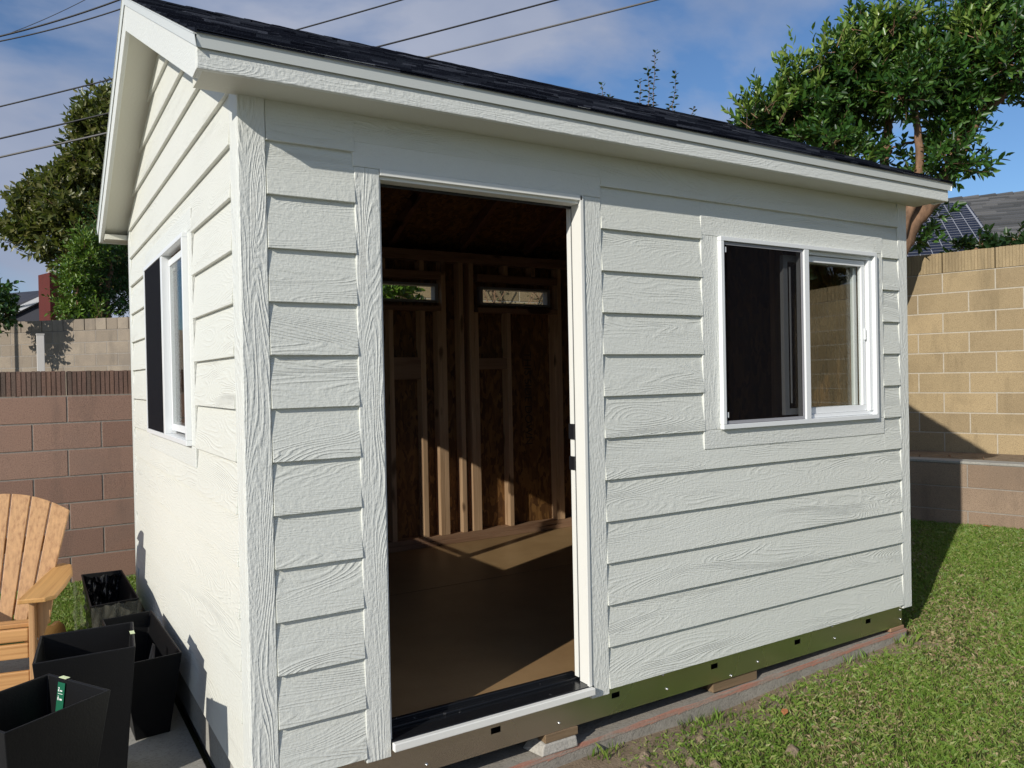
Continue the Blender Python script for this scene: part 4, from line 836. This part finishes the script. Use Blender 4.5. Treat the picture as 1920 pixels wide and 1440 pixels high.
for (u0, u1, v0, v1) in [(.010, .016, .028, .031), (.010, .0125, .031, .035), (.0125, .016, .034, .038), (.009, .016, .038, .041), (-.006, .006, .036, .040), (-.009, .016, .047, .0485), (.011, .015, .055, .058), (.009, .016, .060, .063), (.009, .0115, .063, .069), (.0135, .016, .063, .069), (-.008, .005, .063, .068), (-.008, .010, .128, .130), (-.006, .008, .133, .135)]: mark(u0, u1, v0, v1)
ink.build('tag_print', M_INK, TG)
q = np.array(pB.location); MB().box(-.290-q[0], .925-q[1], .42, -.266-q[0], .943-q[1], .556).build('sticker', M_LIME, pB)
bpy.data.objects.remove([c for c in pB.children if c.name.startswith('sticker')][0])
MB().prism([(-.2665-q[0], .80-q[1], .5555), (-.2505-q[0], .80-q[1], .5555), (-.2505-q[0], .84-q[1], .5555), (-.2665-q[0], .84-q[1], .5555)], (0, 0, .002)).build('sticker', M_LIME, pB)
# ---------------------------------------------------------------- adirondack chair
CH = empty('garden_chair', (-.812, 2.12, -.205), -math.radians(13)); tag(CH, 'cedar-coloured slatted adirondack chair with wide arms beside the planters', 'chair')
def plank(name, m, pts, off, bev=.003): return MB().prism(pts, off).build(name, m, CH, bev)
ca, sa = math.cos(math.radians(23)), math.sin(math.radians(23))   # back lean
def bk(x, s, h=0): return (x, .12+s*sa+h*ca, .24+s*ca-h*sa)
nS = 7; btop = lambda x: .775-1.0*x*x
for k in range(nS):
    f0 = (k-nS/2)/(nS/2); f1 = (k+1-nS/2)/(nS/2); g_ = .0045
    b0_, b1_ = f0*.235+g_, f1*.235-g_; t0, t1 = f0*.345+g_, f1*.345-g_
    pl_ = [bk(b0_, 0), bk(b1_, 0), bk(t1, btop(t1))]+[bk(t1+(t0-t1)*u, btop(t1+(t0-t1)*u)) for u in (.33, .66)]+[bk(t0, btop(t0))]
    plank('back_slat', M_CEDAR_Z, pl_, (0, ca*.02, -sa*.02))
for s_ in (.12, .45): plank('back_rail', M_CEDAR_X, [bk(-.27, s_, .021), bk(.27, s_, .021), bk(.27, s_+.08, .021), bk(-.27, s_+.08, .021)], (0, ca*.022, -sa*.022))
# side rails running from front leg down to the ground at the back
for sx in (-1, 1):
    x = sx*.27; prof = [(x, -.33, .30), (x, -.33, .38), (x, -.22, .385), (x, .05, .30), (x, .16, .27), (x, .30, .255), (x, .42, .20), (x, .52, .10), (x, .50, .0), (x, .40, .0), (x, .30, .07), (x, .0, .20)]
    plank('side_rail', M_CEDAR_Y, prof, (sx*.024, 0, 0))
    xl = sx*.2945; plank('leg', M_CEDAR_Z, [(xl, -.36, 0), (xl, -.25, 0), (xl, -.255, .535), (xl, -.355, .535)], (sx*.026, 0, 0))
    xb = sx*.321; plank('arm_bracket', M_CEDAR_Z, [(xb, -.335, .534), (xb, -.255, .534), (xb, -.275, .43), (xb, -.30, .33), (xb, -.315, .30), (xb, -.335, .30)], (sx*.022, 0, 0)) if False else plank('arm_bracket', M_CEDAR_Z, [(xb, -.315, .534), (xb+sx*.07, -.315, .534), (xb+sx*.055, -.315, .44), (xb+sx*.02, -.315, .34), (xb, -.315, .31)], (0, .022, 0))
    xo = sx*.33; arm = [(xo-sx*.065, -.42), (xo+sx*.05, -.42), (xo+sx*.085, -.38), (xo+sx*.085, -.15), (xo+sx*.07, .10), (xo+sx*.03, .30), (xo-sx*.02, .36), (xo-sx*.055, .33), (xo-sx*.06, .05)]
    plank('arm', M_CEDAR_Y, [(a, b, .536) for a, b in arm], (0, 0, .022), .005)
    for (yy, zz) in [(-.31, .34), (-.30, .26), (-.31, .20), (-.29, .15)]: MB().tube([(sx*.3205, yy, zz), (sx*.324, yy, zz)], [.006, .005], 8).build('screw', M_BOLT, CH)
for k, (y_, z_) in enumerate([(-.25, .388), (-.17, .377), (-.09, .353), (-.01, .329), (.07, .305)]):
    plank('seat_slat', M_CEDAR_X, [(-.292, y_-.036, z_+.006), (.292, y_-.036, z_+.006), (.292, y_+.036, z_-.004), (-.292, y_+.036, z_-.004)], (0, 0, .02))
plank('seat_slat', M_CEDAR_X, [(-.292, -.352, .345), (.292, -.352, .345), (.292, -.352, .405), (-.292, -.352, .405)], (0, .021, 0), .006)
plank('front_rail', M_CEDAR_X, [(-.292, -.352, .265), (.292, -.352, .265), (.292, -.352, .335), (-.292, -.352, .335)], (0, .021, 0), .006)
plank('front_rail', M_CEDAR_X, [(-.292, -.352, .12), (.292, -.352, .12), (.292, -.352, .205), (-.292, -.352, .205)], (0, .021, 0), .004)
# ---------------------------------------------------------------- grass
def blades(P_, h, wd, name, m, kind, lean=.9):
    n = len(P_); th = rng.random(n)*6.283; dx, dy = np.cos(th), np.sin(th); la = rng.random(n)*6.283; ln_ = lean*rng.random(n)*h
    V = np.empty((n, 4, 3)); w2 = wd/2
    V[:, 0] = P_+np.stack([dx*w2, dy*w2, 0*dx], 1); V[:, 3] = P_-np.stack([dx*w2, dy*w2, 0*dx], 1)
    mid = P_+np.stack([np.cos(la)*ln_*.35, np.sin(la)*ln_*.35, h*.6], 1); V[:, 1] = mid+np.stack([dx*w2*.4, dy*w2*.4, 0*dx], 1)
    V[:, 2] = P_+np.stack([np.cos(la)*ln_, np.sin(la)*ln_, h*(1-.35*(ln_/(h+1e-6))**2)], 1)
    b = np.arange(n)[:, None]*4; return mesh_np(name, V.reshape(-1, 3), b+np.array([[0, 1, 2, 3]]), m)
def cand(n, x0, x1, y0, y1): return np.stack([x0+(x1-x0)*rng.random(n), y0+(y1-y0)*rng.random(n)], 1)
def infield(p):
    x, y = p[:, 0], p[:, 1]; shedm = (x > -.03) & (x < 3.76) & (y > -.002) & (y < 3.2)
    s = (p-R1)@RD; dist = (p-R1)@nrm; return ~shedm & (dist < -.005) & (y < 4.2) & ~((x < 0) & (y < 2.96))
def vis(p, marg=60):
    d3 = np.concatenate([p, gz(p[:, 0])[:, None]], 1)-CAM; w_ = d3@AF; u = 960+FPX*(d3@AR)/w_; v = 720-FPX*(d3@AU)/w_
    return (w_ > .3) & (u > -marg-250) & (u < 1920+marg+300) & (v < 1440+marg+250), w_
def pnoise(p, s, seed):
    r_ = np.random.default_rng(seed); out_ = np.zeros(len(p))
    for k in range(7):
        a = r_.random()*6.28; f = s*(.6+1.3*r_.random()); out_ += np.sin((p[:, 0]*math.cos(a)+p[:, 1]*math.sin(a))*f+r_.random()*6.28)
    return out_/3
near = cand(800000, .2, 8.2, -2.6, 4.2); k_ = infield(near); near = near[k_]; v_, w_ = vis(near); near = near[v_]; w_ = w_[v_]
keep = rng.random(len(near)) < np.clip(1.15-(w_-2)*.05, .45, 1); near = near[keep]
edge = np.clip(1-(-.005-near[:, 1])/(.12+.34*np.clip((2.6-near[:, 0])/1.5, 0, 1.9)+.06*pnoise(near, 9, 3)), 0, 1)*(near[:, 0] < 3.5)*(near[:, 1] < 0)
bare = (rng.random(len(near)) < edge*.93) | ((near[:, 0]+.12*pnoise(near, 7, 11) < 1.45+.35*rng.random(len(near))**2-.25*near[:, 1]*0) & (near[:, 1] > -1.5) & (rng.random(len(near)) < .97))
patch = pnoise(near, 2.2, 5)+.6*pnoise(near, 8, 6); dry = rng.random(len(near)) < np.clip(.09+.14*patch, .015, .45)
gp = near[~bare & ~dry]; dp_ = near[~bare & dry]
def lift(p): return np.concatenate([p, (gzy(p[:, 0], p[:, 1])-.003)[:, None]], 1)
hh = (.018+.020*rng.random(len(gp)))*(1+.25*pnoise(gp, 5, 9)); tag(blades(lift(gp), hh, .0030+.0025*rng.random(len(gp)), 'grass', M_GRASS, 'stuff', 1.1), 'short green lawn grass between the shed and the retaining wall', 'grass', kind='stuff')
hh = .012+.02*rng.random(len(dp_)); tag(blades(lift(dp_), hh, .004+.002*rng.random(len(dp_)), 'dry_grass', M_DRY, 'stuff', 1.6), 'straw-coloured dry blades scattered through the lawn', 'grass', kind='stuff')
el = cand(420000, .3, 3.8, -1.1, -.002); ee = np.clip(1-(-.0-el[:, 1])/(.2+.55*np.clip((2.6-el[:, 0])/1.6, 0, 1.5)), 0, 1); el = el[rng.random(len(el)) < ee**1.3*.8]
tag(blades(lift(el), .003+.012*rng.random(len(el)), .0025+.0025*rng.random(len(el)), 'straw_litter', M_DRY, 'stuff', 3.0), 'dry straw litter along the edge of the concrete slab', 'litter', kind='stuff')
wd_ = cand(700, 1.2, 3.7, -.10, -.002); wd_ = wd_[pnoise(wd_, 12, 21) > .35]
tag(blades(lift(wd_), .03+.05*rng.random(len(wd_)), .005+.003*rng.random(len(wd_)), 'weeds', M_GRASS, 'stuff', .6), 'taller weed sprouts growing against the concrete slab edge', 'weeds', kind='stuff')
for (fx, fy, fa, lb) in [(2.35, -.20, .6, 'small orange fallen leaf on the straw beside the slab'), (6.35, .95, 2.0, 'curled orange-brown fallen leaf at the foot of the retaining wall')]:
    lm = MB(); zf = float(gzy(fx, fy))+.022; c_, s__ = math.cos(fa), math.sin(fa)
    lp = [(-.03, 0, 0), (-.005, .016, .006), (.02, .012, .008), (.036, 0, .004), (.02, -.012, .008), (-.005, -.016, .006)]
    lm.prism([(x_*c_-y_*s__, x_*s__+y_*c_, z_) for x_, y_, z_ in lp], (0, 0, .0012)); lo_ = lm.build('fallen_leaf', M_DEADLEAF, None, 0, False, (fx, fy, zf)); tag(lo_, lb, 'leaf')
lf = cand(60000, -1.2, .3, 2.96, 4.2); lf = lf[infield(lf)]
tag(blades(lift(lf), .03+.03*rng.random(len(lf)), .007+.004*rng.random(len(lf)), 'grass', M_GRASS, 'stuff', 1.2), 'small patch of green grass at the foot of the brown wall', 'grass', kind='stuff')
# bare dirt along the slab edge: low uneven sheet
nx, ny = 90, 22; V = []
for j_ in range(ny+1):
    for i_ in range(nx+1):
        u, v = i_/nx, j_/ny; x = .2+u*3.5; wdt = .2+.62*max(0, min(1.6, (2.6-x)/1.6))+1.4*max(0, min(1, (1.75-x)/.5)); y = .006-v*wdt*(1+.15*math.sin(x*7)+.1*math.sin(x*17))
        e = math.sin(math.pi*min(1, v*1.0)); z = float(gzy(x, y))+.012*(1-v)**.7+(.006*math.sin(x*31+y*40)+.005*math.sin(x*57-y*23))*e-.012*v**3
        V.append((x, y, z))
a = np.array([[i_*(nx+1)+j_ for j_ in range(nx)] for i_ in range(ny)]).ravel()
tag(mesh_np('dirt', np.array(V), np.stack([a, a+nx+1, a+nx+2, a+1], 1), M_DIRT, None, True), kind='structure')
clod = MB()
for k in range(46):
    x = 1.0+random.random()**1.5*1.2; y = -.12-random.random()*.35; r_ = .006+random.random()**2*.026; z = float(gzy(x, y))+.004
    p = [np.array([x, y, z-r_*.3]), np.array([x+r_*.3, y, z+r_*.4]), np.array([x+r_*.1, y+r_*.2, z+r_*.9])]; clod.tube(p, [r_, r_*.9, r_*.4], 6)
tag(clod.build('dirt_clods', M_DIRT), 'crumbly dirt clods and chips in the bare strip by the slab', 'clods', kind='stuff')
